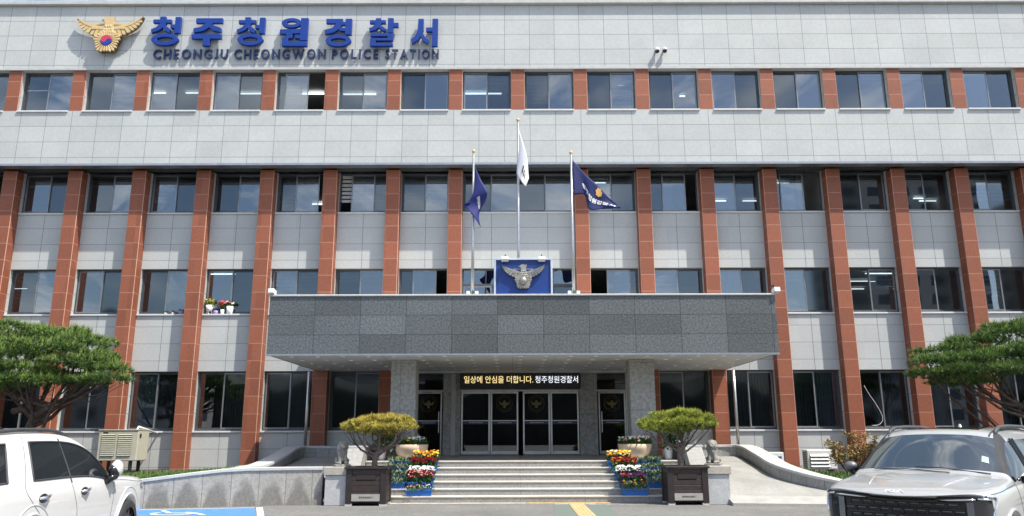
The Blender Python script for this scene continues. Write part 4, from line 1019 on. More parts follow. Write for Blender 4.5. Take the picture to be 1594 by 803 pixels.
# blue window-box planters on the steps
m_bbox = mat('blue_plastic', (.02, .135, .46), .4, var=.05)
FLC = ['white', 'yellow', 'red', 'purple', 'pink', 'orange', 'violet']
def fbox(X, k, wd, cols, lab, hgt=.17, nfl=70, nleaf=160, leafmi=(0, 1), r=.035, grp='blue flower boxes on the steps'):
    """box standing on step k (1..6)"""
    y0 = SY+(k-1)*STD+.0; z0 = SR*k; d = .24; h_ = .165
    t = thing('flower_box', (X, y0+d/2, z0), lab, 'flower box', grp)
    q = MB(); hw = wd/2
    a = [(X-hw+.025, y0+.02), (X+hw-.025, y0+.02), (X+hw-.025, y0+d-.02), (X-hw+.025, y0+d-.02)]; b = [(X-hw, y0), (X+hw, y0), (X+hw, y0+d), (X-hw, y0+d)]
    vs = [(x, y, z0) for x, y in a]+[(x, y, z0+h_) for x, y in b]+[(X+(x-X)*.93, y0+d/2+(y-y0-d/2)*.84, z0+h_) for x, y in b]+[(X+(x-X)*.9, y0+d/2+(y-y0-d/2)*.8, z0+h_-.03) for x, y in b]
    fs = [(3, 2, 1, 0)]
    for o in (0, 4, 8): fs += [(o+i, o+(i+1) % 4, o+4+(i+1) % 4, o+4+i) for i in range(4)]
    fs.append((12, 13, 14, 15)); q.add(vs, fs)
    q.box(X-hw-.012, X+hw+.012, y0-.012, y0, z0+h_-.035, z0+h_+.003)
    q.build('box', m_bbox, t)
    q = MB(); bed(q, X-hw+.0, X+hw-.0, y0-.05, y0+d-.03, z0+h_-.045, hgt+.03, int(nleaf*1.3), int(nfl*1.3), [3+FLC.index(c) for c in cols], r=r, leafmi=leafmi, ln=.13)
    q.build('flowers', m_lf+[m_fw[c] for c in FLC], t)
XA = at(656, 750, Y=20.6).x; XB = at(617, 750, Y=20.8).x; XC = at(978, 750, Y=20.6).x; XD = at(1016, 750, Y=20.8).x
fbox(XA, 1, .66, ['pink', 'white', 'red'], 'lowest blue box left of the steps, thin pink and white shoots', .10, 14, 90, (0, 2))
fbox(XA, 2, .66, ['red', 'pink', 'red'], 'second blue box from the ground in the left stack, with crimson flowers', .26, 120, 200)
fbox(XA+.0, 3, .66, ['white'], 'blue box of white flowers in the left stack on the steps', .20, 90, 150)
fbox(XA+.02, 4, .66, ['red'], 'blue box of dark red flowers fourth up in the left stack', .25, 130, 200)
fbox(XA+.03, 5, .66, ['yellow', 'orange', 'yellow'], 'topmost blue box of yellow flowers in the left stack', .27, 60, 160)
for k, lab in ((2, 'lowest blue box of pale seedlings beside the left planter box'), (3, 'second from the ground blue box of pale seedlings beside the left planter box'), (4, 'third from the ground blue box of pale seedlings beside the left planter box'), (5, 'topmost blue box of pale seedlings beside the left planter box')):
    fbox(XB+(.04 if k == 5 else 0), k, .60, ['white'], lab, .10, 0, 200, (2, 2, 2, 0))
fbox(XC+.08, 1, .66, ['orange', 'yellow', 'red'], 'lowest blue box right of the steps, sparse orange and yellow flowers', .20, 26, 120, (0, 2))
fbox(XC+.05, 2, .66, ['purple', 'purple', 'orange', 'red'], 'second blue box from the ground in the right stack, purple flowers', .20, 80, 150)
fbox(XC+.0, 3, .66, ['white'], 'blue box of white flowers in the right stack on the steps', .20, 100, 150)
fbox(XC-.04, 4, .66, ['red', 'red', 'orange'], 'blue box of rust red flowers fourth up in the right stack', .24, 110, 180)
fbox(XC-.14, 5, .60, ['yellow', 'yellow', 'white', 'orange'], 'topmost blue box of yellow flowers in the right stack', .26, 70, 160)
for k, lab in ((2, 'lowest blue box of pale seedlings beside the right planter box'), (3, 'second from the ground blue box of pale seedlings beside the right planter box'), (4, 'third from the ground blue box of pale seedlings beside the right planter box'), (5, 'topmost blue box of pale seedlings beside the right planter box')):
    fbox(XD+(-.02 if k == 5 else .02), k, .60, ['white'], lab, .10, 0, 200, (2, 2, 2, 0))
# white pots with leafy plants behind the planters
for px, Y, s, lab in ((594, 21.9, 1, 'white pot with a leafy shrub behind the left pine'), (1041, 21.9, 1, 'white pot with a leafy shrub behind the right pine')):
    X = at(px, 715, Y=Y).x; t = thing('pot_plant', (X, Y, FL), lab, 'pot plant', 'white pots on the porch')
    q = MB(); q.csm = True; q.lathe([(.08, 0), (.10, .05), (.125, .34), (.14, .36), (.11, .35)], (X, Y, FL), 18); q.build('pot', m_white, t)
    q = MB()
    for _ in range(420):
        a = random.uniform(0, 6.28); r_ = random.uniform(.0, .28); z = random.uniform(.25, .95)
        leaf(q, (X+.14+r_*math.cos(a), Y+r_*math.sin(a), FL+z), (math.cos(a), math.sin(a), random.uniform(-.3, .9)), .12, .06, random.choice((0, 1)))
    for _ in range(8): petals(q, X+.2+random.uniform(-.15, .15), Y-.2, FL+random.uniform(.2, .5), .04, 3)
    q.build('foliage', m_lf+[m_fw['white']], t)

# ------------------------------------------------------------------ pots on the window sills
def sill_pot(px, zt, kind, lab, grp, dz=0):
    Y = BY-.0+.045; X = at(px, 480, Y=Y).x; z = SILL[1]+.003
    t = thing('flower_pot', (X, Y, z), lab, 'flower pot', grp)
    h_ = {'stand': .20, 'small': .12, 'mid': .16, 'tall': .27, 'tiny': .06}[kind]; r_ = {'stand': .125, 'small': .085, 'mid': .07, 'tall': .12, 'tiny': .05}[kind]
    zz = z
    if kind == 'stand':
        q = MB()
        for a in (0.5, 2.6, 4.7): q.tube([(X+.1*math.cos(a), Y+.05*math.sin(a), z), (X+.08*math.cos(a), Y+.04*math.sin(a), z+.12)], .014, 6)
        q.build('leg', m_white, t); zz = z+.11
    q = MB(); q.csm = True; q.lathe([(r_*.72, 0), (r_*.8, .01), (r_, h_), (r_*.85, h_-.005)], (X, Y, zz), 16)
    q.build('pot', {'tiny': m_white, 'small': mat('pot_violet', (.30, .22, .45), .5)}.get(kind, m_white), t)
    return t, X, Y, zz+h_
g1 = 'flower pots on the fourth window sill'
t, X, Y, z = sill_pot(326, 0, 'stand', 'white footed pot with a yellow green plant, leftmost on the sill', g1)
q = MB(); bed(q, X-.15, X+.15, Y-.07, Y+.12, z, .2, 90, 20, [1], r=.04, leafmi=(0, 2, 2), ln=.15); q.build('foliage', [m_lf[0], m_fw['yellow'], mat('leaf_lime', (.28, .32, .06), .6)], t)
t, X, Y, z = sill_pot(336.5, 0, 'small', 'small violet pot with purple flowers on the sill', g1)
q = MB(); bed(q, X-.1, X+.1, Y-.06, Y+.08, z, .08, 40, 14, [3], r=.03, ln=.09); q.build('foliage', m_lf+[m_fw['violet']], t)
t, X, Y, z = sill_pot(346.5, 0, 'mid', 'narrow white pot with bright red flowers on the sill', g1)
q = MB(); bed(q, X-.15, X+.13, Y-.07, Y+.08, z, .26, 50, 24, [3], r=.05, ln=.15); q.build('foliage', m_lf+[mat('petal_scarlet', (.5, .04, .05), .6)], t)
t, X, Y, z = sill_pot(358, 0, 'tall', 'tall white pot with pale pink flowers, rightmost on the sill', g1)
q = MB(); bed(q, X-.13, X+.13, Y-.07, Y+.1, z, .16, 50, 22, [3, 4], r=.045, ln=.13); q.build('foliage', m_lf+[m_fw['pink'], m_fw['white']], t)
for px, kind, cc, lab in ((259, 'tiny', 'red', 'tiny pot with red succulent on the third sill, left of its row'), (270, 'tiny', 'pink', 'tiny pot of pink flowers in the middle of the third sill'), (282.5, 'small', 'white', 'small pale pot at the right end of the third sill')):
    t, X, Y, z = sill_pot(px, 0, kind, lab, 'small pots on the third window sill')
    q = MB(); bed(q, X-.08, X+.08, Y-.05, Y+.05, z, .05, 30, 10, [3], r=.025, ln=.07); q.build('foliage', m_lf+[m_fw[cc]], t)

# ------------------------------------------------------------------ air conditioner outdoor units
m_acb = mat('beige_enamel', (.47, .46, .37), .45, var=.05); m_acw = mat('white_enamel', (.62, .63, .58), .45, var=.05); m_dk = mat('louvre_gap', (.05, .055, .05), .6)
GZ = .5
def ac_big():
    Y = 24.7; xa, xb = at(152, 690, Y=Y).x, at(209, 690, Y=Y).x; z0, z1 = .88, 1.80
    t = thing('air_conditioner', ((xa+xb)/2, Y+.4, GZ), 'large beige outdoor unit with two louvred panels on the lawn at left', 'air conditioner')
    q = MB(); q.box(xa, xb+.10, Y, Y+.75, z0, z1); q.build('casing', m_acb, t, bevel=.02)
    wd = (xb-xa-.3)/2
    for k in range(2):
        x0 = xa+.12+k*(wd+.10)
        q = MB(); q.box(x0, x0+wd, Y-.004, Y-.002, z0+.14, z1-.10); f = q.build('louvre_panel', m_dk, t)
        q = MB()
        for j in range(11): q.cbox((x0+wd/2, Y-.02, z0+.175+j*.062), (wd, .008, .036), Matrix.Rotation(R(-28), 3, 'X'))
        q.build('louvre', m_acb, f)
    q = MB(); q.box(xa-.01, xb+.11, Y-.02, Y+.77, z1, z1+.03); q.build('lid', m_acb, t, bevel=.008)
    q = MB(); q.box(xb+.10, xb+.112, Y+.10, Y+.20, z1-.22, z1-.1); q.box(xa+.15, xa+.3, Y-.012, Y-.003, z1-.08, z1-.05); q.build('badge', m_black, t)
    for x in (xa+.1, xb-.1):
        for yy in (Y+.08, Y+.62):
            q = MB(); q.cbox((x, yy, .68), (.09, .07, .42)); q.build('leg', m_black, t)
    q = MB(); q.csm = True; q.tube([(xb-.15, Y+.4, z1+.03), (xb-.15, Y+.5, z1+.12), (xb-.1, Y+.9, z1+.05), (xb-.1, BY, z1-.1)], .03, 8); q.build('pipe', m_white, t)
ac_big()
def ac_small(pxa, pxb, ptop, Y, lab, zb=GZ):
    xa, xb = at(pxa, 715, Y=Y).x, at(pxb, 715, Y=Y).x; z1 = at(pxa, ptop, Y=Y).z; z0 = zb+.06; h_ = z1-z0
    t = thing('air_conditioner', ((xa+xb)/2, Y+.2, zb), lab, 'air conditioner', 'white outdoor units along the right wall')
    q = MB(); q.box(xa, xb, Y, Y+.42, z0, z1); q.build('casing', m_acw, t, bevel=.03, seg=2)
    q = MB(); q.box(xa+.08, xb-.22, Y-.004, Y-.001, z0+.06, z1-.12); f = q.build('outlet', m_dk, t)
    q = MB()
    for j in range(4): q.cbox(((xa+xb-.14)/2, Y-.025, z0+.12+j*(h_-.22)/3.6), (xb-xa-.32, .012, .085), Matrix.Rotation(R(-35), 3, 'X'))
    q.build('louvre', m_acw, f)
    q = MB()
    for j in range(9):
        for i in range(3): q.box(xa-.006, xa-.003, Y+.05+i*.12, Y+.14+i*.12, z0+.06+j*(h_-.1)/9.2, z0+.06+(j+.65)*(h_-.1)/9.2)
    q.build('side_grille', m_dk, t)
    q = MB(); q.box(xb-.19, xb-.08, Y-.006, Y-.002, z1-.20, z1-.12); q.build('label_plate', mat('label_blue', (.08, .1, .3), .5), t)
    q = MB(); q.box(xb-.20, xb-.04, Y-.005, Y-.002, z0+.04, z1-.08); q.build('side_strip', m_white, t)
    q = MB(); q.box(xa+.1, xa+.2, Y, Y+.4, zb, z0); q.box(xb-.2, xb-.1, Y, Y+.4, zb, z0); q.build('foot', m_black, t)
ac_small(1257, 1303, 700, 24.6, 'white outdoor unit with four pale louvres standing beside the maple')
ac_small(1172, 1221, 704, 25.2, 'white outdoor unit half hidden by the curved ramp wall')
# loose white cable on a ground floor window
p = [at(x, y, Y=BY+.08) for x, y in ((1345, 600), (1352, 612), (1363, 628), (1372, 644), (1374, 654), (1368, 661), (1358, 662))]
q = MB(); q.csm = True; q.tube([tuple(plerp([tuple(v) for v in p], i/30)) for i in range(31)], .007, 6); tag(q.build('cable', m_white), 'thin white cable looping down in front of a ground floor window', 'cable')
# ------------------------------------------------------------------ planted beds
m_earth = mat('garden_soil', (.055, .045, .03), .95, var=.35, vs=4, bump=.7, bs=20)
m_grass = [mat('grass_light', (.115, .20, .03), .6, var=.25, vs=12), mat('grass_mid', (.05, .12, .018), .6, var=.25, vs=12), mat('grass_dark', (.025, .07, .012), .6, var=.2, vs=12)]
def garden(front, zback, name, lab_blades, nb, rnd, xr=None):
    q = MB(); rows = [[(x, y, z) for x, y, z in front], [(x, y+(BY-y)*.35, z+(zback-z)*.6) for x, y, z in front], [(x, BY, zback) for x, y, z in front]]
    up = (Vector(rows[0][1])-Vector(rows[0][0])).cross(Vector(rows[2][0])-Vector(rows[0][0])).z > 0
    q.grid(rows, flip=up is False and False or up is False)
    tag(q.build(name, m_earth), kind='structure')
    q = MB()
    for _ in range(nb):
        i = rnd.uniform(0, len(front)-1.001); k = int(i); f = i-k; t = rnd.random()**1.3
        a, b = Vector(front[k]), Vector(front[k+1]); p = a+(b-a)*f
        y = p.y+(BY-p.y)*t*.55; z = p.z+(zback-p.z)*min(1, t*.9)
        q.cm = rnd.choice((0, 0, 1, 1, 2)); h = rnd.uniform(.07, .19); a_ = rnd.uniform(0, 6.28); w_ = rnd.uniform(.012, .022)
        d = Vector((rnd.uniform(-.5, .5), rnd.uniform(-.5, .5), 1))*h; s = Vector((math.cos(a_), math.sin(a_), 0))*w_
        o = Vector((p.x, y, z-.01)); q.add([o-s, o+s, o+d*.6+s*.8, o+d], [(0, 1, 2, 3)])
    tag(q.build(lab_blades, m_grass), kind='stuff')
rg = random.Random(11)
garden([(-16.5, 17.6, .24), (-13, 18.3, .33), (-11, 18.6, .44), (-9.05, 18.95, .56), (-8.4, 19.1, .62), (-7.7, 19.35, .70), (-7.1, 20.2, .74), (-6.98, 21.5, .74), (-6.95, 23, .7)], .55, 'garden_bed', 'grass', 15000, rg)
rgt = [(x+.42, y+.35, z-.09) for x, y, z in ow[14:]]
garden([(7.5, 23.2, .75)]+rgt+[(19, 17.3, .25)], .5, 'garden_bed', 'grass', 12000, rg)

# ------------------------------------------------------------------ pines
def needles(mb, p, d, n, ln, wd, rnd, mi, spread=.9):
    d = d.normalized()
    for _ in range(n):
        v = d+Vector((rnd.gauss(0, 1), rnd.gauss(0, 1), rnd.gauss(0, 1)))*spread*.6
        if v.length < .1: continue
        v.normalize(); s = v.cross(Vector((rnd.uniform(-1, 1), rnd.uniform(-1, 1), rnd.uniform(-1, 1))))
        if s.length < 1e-3: continue
        s = s.normalized()*wd*.5; l_ = ln*rnd.uniform(.65, 1.15); mb.cm = rnd.choice(mi)
        mb.add([p-s, p+s, p+v*l_], [(0, 1, 2)])
def pine(name, base, pads, trunk_m, leaf_m, lab, ntuft, nn, ln, wd, group=None, cat='tree', tr=.16, rnd=None, candle=.35, mids=None, limbs=None, jit=.12, cup=.55):
    """pads: (x, y, z, rx, ry, rz) flat cushions of needles, every pad carried by a limb from the trunk"""
    t = thing(name, base, lab, cat, group); B = Vector(base)
    fol = MB(); wood = MB(); wood.csm = True
    clumps = []
    for pd in pads:
        clumps.append(pd)
        for _ in range(5):      # smaller tufts break up the outline of every cushion
            a = rnd.uniform(0, 6.28); e = rnd.uniform(-.1, 1.0); ce = math.cos(e)
            s_ = rnd.uniform(.25, .42)
            clumps.append((pd[0]+pd[3]*ce*math.cos(a)*.95, pd[1]+pd[4]*ce*math.sin(a)*.95, pd[2]+pd[5]*math.sin(e)*1.0, pd[3]*s_, pd[4]*s_, pd[5]*s_*1.15))
    limb_pads = pads; pads = clumps
    area = [p[3]*p[4] for p in pads]; A = sum(area)
    for pd in pads:
        c = Vector(pd[:3]); r = pd[3:6]
        n = int(ntuft*pd[3]*pd[4]/A)
        for _ in range(n):
            while True:
                v = Vector((rnd.uniform(-1, 1), rnd.uniform(-1, 1), rnd.uniform(-1, 1)))
                if .35 < v.length < 1: break
            if rnd.random() < cup and v.z < 0: v.z = -v.z*.8
            if rnd.random() < .6: v = v.normalized()*rnd.uniform(.82, 1.06)
            k = 1+jit*math.sin(7*v.x+3*c.x)*math.cos(6*v.y+2*c.z)
            p = c+Vector((v.x*r[0]*k, v.y*r[1]*k, v.z*r[2]*k))
            d = Vector((v.x*.6, v.y*.6, .75+max(0, v.z)*.5))
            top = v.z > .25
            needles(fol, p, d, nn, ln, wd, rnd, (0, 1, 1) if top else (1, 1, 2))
            if top and rnd.random() < candle:
                fol.cm = 0; h = ln*rnd.uniform(.9, 1.7); q0 = Vector((rnd.uniform(-.25, .25)*h, rnd.uniform(-.25, .25)*h, h)); s = Vector((wd*.9, 0, 0)); s2 = Vector((0, wd*.9, 0))
                fol.add([p-s, p+s, p+q0*.9], [(0, 1, 2)]); fol.add([p-s2, p+s2, p+q0], [(0, 1, 2)])
    # limbs
    pads = limb_pads
    M = [Vector(m_) for m_ in (mids or [B+Vector((0, 0, (min(p[2] for p in pads)-B.z)*.5))])]
    tp = [B]+M; wood.tube([tuple(plerp([tuple(v) for v in tp], i/10)) for i in range(11)], [tr*(1-.4*i/10) for i in range(11)], 10)
    for k, pd in enumerate(pads):
        c = Vector(pd[:3]); s0 = M[k % len(M)] if rnd.random() < .6 else B.lerp(M[0], rnd.uniform(.4, 1))
        mid = s0.lerp(c, .5)+Vector((rnd.uniform(-.1, .1), rnd.uniform(-.1, .1), -.12*(c-s0).length+rnd.uniform(-.05, .05)))
        e = c-Vector((0, 0, pd[5]*.45))
        n = 9; path = [plerp([tuple(s0), tuple(mid), tuple(e)], i/n) for i in range(n+1)]
        path = [tuple(Vector(p)+Vector((rnd.uniform(-1, 1), rnd.uniform(-1, 1), rnd.uniform(-1, 1)))*tr*.22) for p in path]
        wood.tube(path, [tr*(.5-.36*i/n) for i in range(n+1)], 7)
        for _ in range(3):
            a = rnd.uniform(0, 6.28); q1 = e+Vector((math.cos(a)*pd[3]*.8, math.sin(a)*pd[4]*.8, rnd.uniform(-.1, .35)*pd[5])); st_ = Vector(path[rnd.randint(4, n)])
            q2 = st_.lerp(q1, .5)+Vector((0, 0, -.08*(q1-st_).length)); wood.tube([tuple(st_), tuple(q2), tuple(q1)], [tr*.16, tr*.11, tr*.05], 5)
    wood.build('trunk', trunk_m, t); fol.build('crown', leaf_m, t)
    return t
m_bark = mat('pine_bark', (.085, .062, .05), .9, var=.4, vs=9, bump=.9, bs=25)
m_bark2 = mat('bonsai_bark', (.16, .125, .105), .9, var=.35, vs=22, bump=.9, bs=60)
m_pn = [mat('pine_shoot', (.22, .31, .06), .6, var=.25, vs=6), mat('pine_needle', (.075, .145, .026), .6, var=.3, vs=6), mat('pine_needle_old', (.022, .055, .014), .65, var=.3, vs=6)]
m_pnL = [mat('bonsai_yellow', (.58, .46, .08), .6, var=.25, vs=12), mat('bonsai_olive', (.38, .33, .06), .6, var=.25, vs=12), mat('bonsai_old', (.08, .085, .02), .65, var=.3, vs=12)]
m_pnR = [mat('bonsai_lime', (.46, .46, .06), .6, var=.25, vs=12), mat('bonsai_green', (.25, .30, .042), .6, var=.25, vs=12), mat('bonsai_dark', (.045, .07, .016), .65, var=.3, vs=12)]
def pxpads(lst, Y, s):
    out_ = []
    for (px, py, rx, ry, dy, dep) in lst:
        p = at(px, py, Y=Y+dy); out_.append((p.x, p.y, p.z, rx/s, dep, ry/s*(.74 if s < 60 else 1)))
    return out_
rp_ = random.Random(21)
padsL = pxpads([(20,520,62,20,.3,1.1),(-55,530,60,22,.2,1.1),(88,528,55,18,.5,1.0),(128,540,42,20,.2,.9),(150,560,26,18,.3,.7),(60,548,60,18,-.3,1.0),(-10,555,60,20,-.6,1.1),
                (110,566,48,13,-.2,.8),(172,578,32,9,0,.6),(150,571,36,10,.3,.7),(40,578,42,14,-.6,.9),(-60,580,60,18,-.4,1.0),(50,596,46,13,-.5,.9),(-5,600,45,14,-.7,.9),(165,592,40,9,-.2,.6),(132,597,34,9,.1,.6),(85,588,32,10,.4,.8)], 22.0, 54)
bL = at(38, 700, Y=22.2)
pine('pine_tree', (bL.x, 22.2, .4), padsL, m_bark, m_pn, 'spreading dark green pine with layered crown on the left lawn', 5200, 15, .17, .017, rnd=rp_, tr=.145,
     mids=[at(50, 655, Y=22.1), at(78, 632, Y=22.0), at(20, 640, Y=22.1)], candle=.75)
padsR = pxpads([(1470,548,34,12,.2,.8),(1515,536,42,16,.4,.9),(1570,522,42,18,.2,1.0),(1635,512,55,22,.3,1.1),(1455,566,32,14,-.2,.7),(1505,562,42,14,-.4,.9),(1550,556,45,15,-.2,1.0),(1610,550,55,18,-.4,1.1),
                (1448,584,26,9,0,.6),(1490,582,38,11,-.3,.8),(1540,578,42,11,-.5,.9),(1590,574,40,10,-.6,.9),(1650,572,50,14,-.5,1.0),(1480,598,26,6,.2,.6),(1520,596,26,6,.1,.6)], 21.6, 55)
bR = at(1650, 700, Y=21.8)
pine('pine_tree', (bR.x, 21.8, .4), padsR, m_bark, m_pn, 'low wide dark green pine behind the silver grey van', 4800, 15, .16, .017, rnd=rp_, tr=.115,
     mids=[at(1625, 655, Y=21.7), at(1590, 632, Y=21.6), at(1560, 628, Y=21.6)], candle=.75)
padsB = pxpads([(555,666,20,9,0,.28),(578,660,24,10,.1,.32),(606,656,24,9,0,.32),(628,661,18,9,.05,.28),(640,667,8,7,0,.18),(543,669,9,8,0,.2),(590,667,26,9,-.2,.28),(618,668,22,8,-.2,.28),(568,671,18,7,-.15,.25),(600,674,18,6,.1,.25)], 19.5, 62)
b0 = at(583, 728, Y=19.55)
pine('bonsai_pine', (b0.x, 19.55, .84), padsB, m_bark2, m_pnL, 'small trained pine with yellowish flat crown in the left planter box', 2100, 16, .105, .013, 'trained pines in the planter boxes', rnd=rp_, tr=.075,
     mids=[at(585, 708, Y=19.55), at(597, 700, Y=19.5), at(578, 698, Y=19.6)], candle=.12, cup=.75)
padsB = pxpads([(1020,663,20,9,0,.28),(1042,652,26,10,.1,.34),(1066,649,26,9,0,.34),(1090,657,20,9,.05,.28),(1106,663,10,6,0,.18),(1006,667,9,5,0,.2),(1052,662,26,10,-.2,.3),(1080,662,22,8,-.2,.28),(1032,668,20,7,-.15,.25),(1060,670,18,6,.1,.25)], 19.5, 62)
b0 = at(1060, 728, Y=19.55)
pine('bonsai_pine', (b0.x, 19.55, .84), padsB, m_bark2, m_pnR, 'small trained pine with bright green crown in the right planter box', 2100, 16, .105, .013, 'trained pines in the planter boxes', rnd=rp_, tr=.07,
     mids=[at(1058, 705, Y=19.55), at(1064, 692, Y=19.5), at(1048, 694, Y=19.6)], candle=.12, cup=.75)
# low plants at the foot of each bonsai
for X, lab in ((-3.45, ''), (4.25, '')): pass
# maple bush beside the van
mb_ = at(1326, 738, Y=23.0); t = thing('maple_bush', (mb_.x, 23.0, .4), 'thin reddish brown maple bush in front of the granite wall', 'bush')
wd_ = MB(); wd_.csm = True; lf = MB(); rm_ = random.Random(9)
cen = at(1326, 694, Y=23.0); tips = []
for k in range(16):
    a = rm_.uniform(0, 6.28); rr2 = math.sqrt(rm_.uniform(.1, 1)); e = cen+Vector((rr2*.78*math.cos(a), rr2*.6*math.sin(a), rm_.uniform(-.15, .42)*(1.2-rr2*.5)))
    s0 = Vector((mb_.x, 23, .4)); m0 = s0.lerp(e, .5)+Vector((0, 0, -.1)); wd_.tube([tuple(s0), tuple(m0), tuple(e)], [.035, .02, .006], 6)
    for j in range(5):
        f = m0.lerp(e, rm_.uniform(.2, 1)); g_ = f+Vector((rm_.uniform(-.25, .25), rm_.uniform(-.25, .25), rm_.uniform(-.05, .22))); wd_.tube([tuple(f), tuple(g_)], [.008, .003], 4); tips.append((f, g_))
for f, g_ in tips:
    for _ in range(15):
        p = f.lerp(g_, rm_.uniform(.2, 1.1))+Vector((rm_.gauss(0, .05), rm_.gauss(0, .05), rm_.gauss(0, .04)))
        for a in range(3): leaf(lf, p, (rm_.uniform(-1, 1), rm_.uniform(-1, 1), rm_.uniform(-.5, .6)), .075, .03, rm_.choice((0, 0, 1, 1, 2)))
wd_.build('trunk', m_bark, t); lf.build('crown', [mat('maple_rust', (.36, .17, .06), .6, var=.3, vs=20), mat('maple_olive', (.32, .25, .07), .6, var=.3, vs=20), mat('maple_green', (.09, .12, .03), .6, var=.3, vs=20)], t)

# ------------------------------------------------------------------ across the car park, behind the camera: what the windows mirror
def flats_mat():
    m = bpy.data.materials.new('apartment_facade'); p = pbsdf(m); t = m.node_tree
    g = N(t, 'ShaderNodeNewGeometry'); sp = N(t, 'ShaderNodeSeparateXYZ'); link(t, g.outputs['Position'], sp.inputs[0])
    fx = math_(t, 'ABSOLUTE', math_(t, 'SUBTRACT', math_(t, 'FRACT', math_(t, 'DIVIDE', math_(t, 'ADD', sp.outputs[0], sp.outputs[1]), 4.2)), .5))
    fz = math_(t, 'ABSOLUTE', math_(t, 'SUBTRACT', math_(t, 'FRACT', math_(t, 'DIVIDE', sp.outputs[2], 2.9)), .5))
    j = math_(t, 'MULTIPLY', math_(t, 'LESS_THAN', fx, .3), math_(t, 'LESS_THAN', fz, .27))
    mx = N(t, 'ShaderNodeMixRGB'); mx.inputs[1].default_value = (.34, .33, .31, 1); mx.inputs[2].default_value = (.05, .06, .07, 1); link(t, j, mx.inputs[0]); link(t, mx.outputs[0], p.inputs['Base Color'])
    return m
m_flat = flats_mat()
for x0, x1, y0, y1, h_, lab in ((52, 74, -78, -64, 44, 'tall pale apartment block across the car park'), (80, 104, -72, -58, 38, 'pale apartment block beside the tallest one across the car park'), (-62, -44, -62, -48, 13, 'low house with a pitched roof across the car park')):
    t = thing('apartment_building', ((x0+x1)/2, (y0+y1)/2, 0), lab, 'building')
    q = MB(); q.box(x0, x1, y0, y1, 0, h_); q.build('wall', m_flat, t)
    q = MB(); 
    if h_ > 20: q.box(x0+3, x1-3, y0+3, y1-3, h_, h_+3)
    else: q.xz([(x0-1, h_), (x1+1, h_), ((x0+x1)/2, h_+5)], y0-1, y1+1)
    q.build('roof', m_soff, t)
q = MB(); rh = random.Random(2); rows = []
for j in range(5):
    rows.append([(-220+i*4, -70-j*12+rh.uniform(-2, 2), 0 if j == 0 else (9+2.2*j)+rh.uniform(-.9, .9)+2*math.sin(i*.13)+(0 if j < 2 else 1.5*math.sin(i*.31+j))) for i in range(111)])
rows.insert(1, [(x, y+2, 8.5+rh.uniform(-1.8, 1.8)) for x, y, z in rows[0]])
q.grid(rows); tag(q.build('hill', mat('wooded_hill', (.04, .043, .034), .9, var=.5, vs=.5)), kind='structure')
# ------------------------------------------------------------------ vehicles
# local frame of a car: y runs from the nose to the tail, x across, z up
def ring_pts(w, sh, b5, rest):
    return [(0, .20), (w-.22, .20), (w-.03, .40), (w, .66), sh, b5]+rest
def car_body(name, stations, matf, mats, wheels, wr, sub=2):
    """stations: (u, sweep, bow, 11 ring points); loft, cap, subdivide, cut the wheel arches, split by material"""
    bm = bmesh.new(); cols = []
    for u, k, bow, pts in stations:
        L, Rr = [], []
        for j, pt_ in enumerate(pts):
            x, z = pt_[:2]
            du = (pt_[2] if len(pt_) > 2 else 0)+k*x*x-(bow*(1-(x/.82)**2) if j >= 7 else 0)
            Rr.append(bm.verts.new((x, u+du, z))); L.append(Rr[-1] if x == 0 else bm.verts.new((-x, u+du, z)))
        cols.append((L, Rr))
    def face(vs, mi):
        vs = [v for i, v in enumerate(vs) if v not in vs[:i]]
        if len(vs) < 3: return
        f = bm.faces.new(vs); f.material_index = mi; f.smooth = True
    n = len(stations)
    for i in range(n-1):
        for j in range(10):
            mi = matf(i, j)
            a, b = cols[i][1], cols[i+1][1]; face((a[j], a[j+1], b[j+1], b[j])[::-1], mi)
            a, b = cols[i][0], cols[i+1][0]; face((a[j], a[j+1], b[j+1], b[j]), mi)
    for i, s in ((0, 1), (n-1, -1)):
        L, Rr = cols[i]
        for j in range(10):
            q = (L[j], L[j+1], Rr[j+1], Rr[j]); face(q if s < 0 else q[::-1], matf('front' if i == 0 else 'rear', j))
    bmesh.ops.recalc_face_normals(bm, faces=bm.faces)
    me = bpy.data.meshes.new(name); bm.to_mesh(me); bm.free()
    for m in mats: me.materials.append(m)
    o = bpy.data.objects.new(name, me); col.objects.link(o)
    sd = o.modifiers.new('s', 'SUBSURF'); sd.levels = sub; sd.render_levels = sub
    cut = MB()
    for x, u in wheels: 
        cut.lathe([(wr, -.16), (wr, .16)], (x, u, .37), 32, 'x')
    co = bpy.data.objects.new('cut', cut.mesh('cut', [])); col.objects.link(co)
    bo = o.modifiers.new('b', 'BOOLEAN'); bo.operation = 'DIFFERENCE'; bo.object = co; bo.solver = 'EXACT'
    me2 = evaluated(o, name); bpy.data.objects.remove(co)
    return me2
def rim_loops(me, mi, side):
    cnt = {}
    for p in me.polygons:
        if p.material_index != mi or p.center.x*side < 0: continue
        for e in p.edge_keys: cnt[e] = cnt.get(e, 0)+1
    nb = {}
    for (a, b), c in cnt.items():
        if c == 1: nb.setdefault(a, []).append(b); nb.setdefault(b, []).append(a)
    out_, seen = [], set()
    for st_ in nb:
        if st_ in seen: continue
        lp = [st_]; seen.add(st_)
        while True:
            nx = [v for v in nb[lp[-1]] if v not in seen]
            if not nx: break
            lp.append(nx[0]); seen.add(nx[0])
        if len(lp) > 6: out_.append([me.vertices[v].co.copy() for v in lp])
    return out_
def split2(me, mi, name, m, parent):
    split(me, mi, name, m, parent, 1); split(me, mi, name, m, parent, -1)
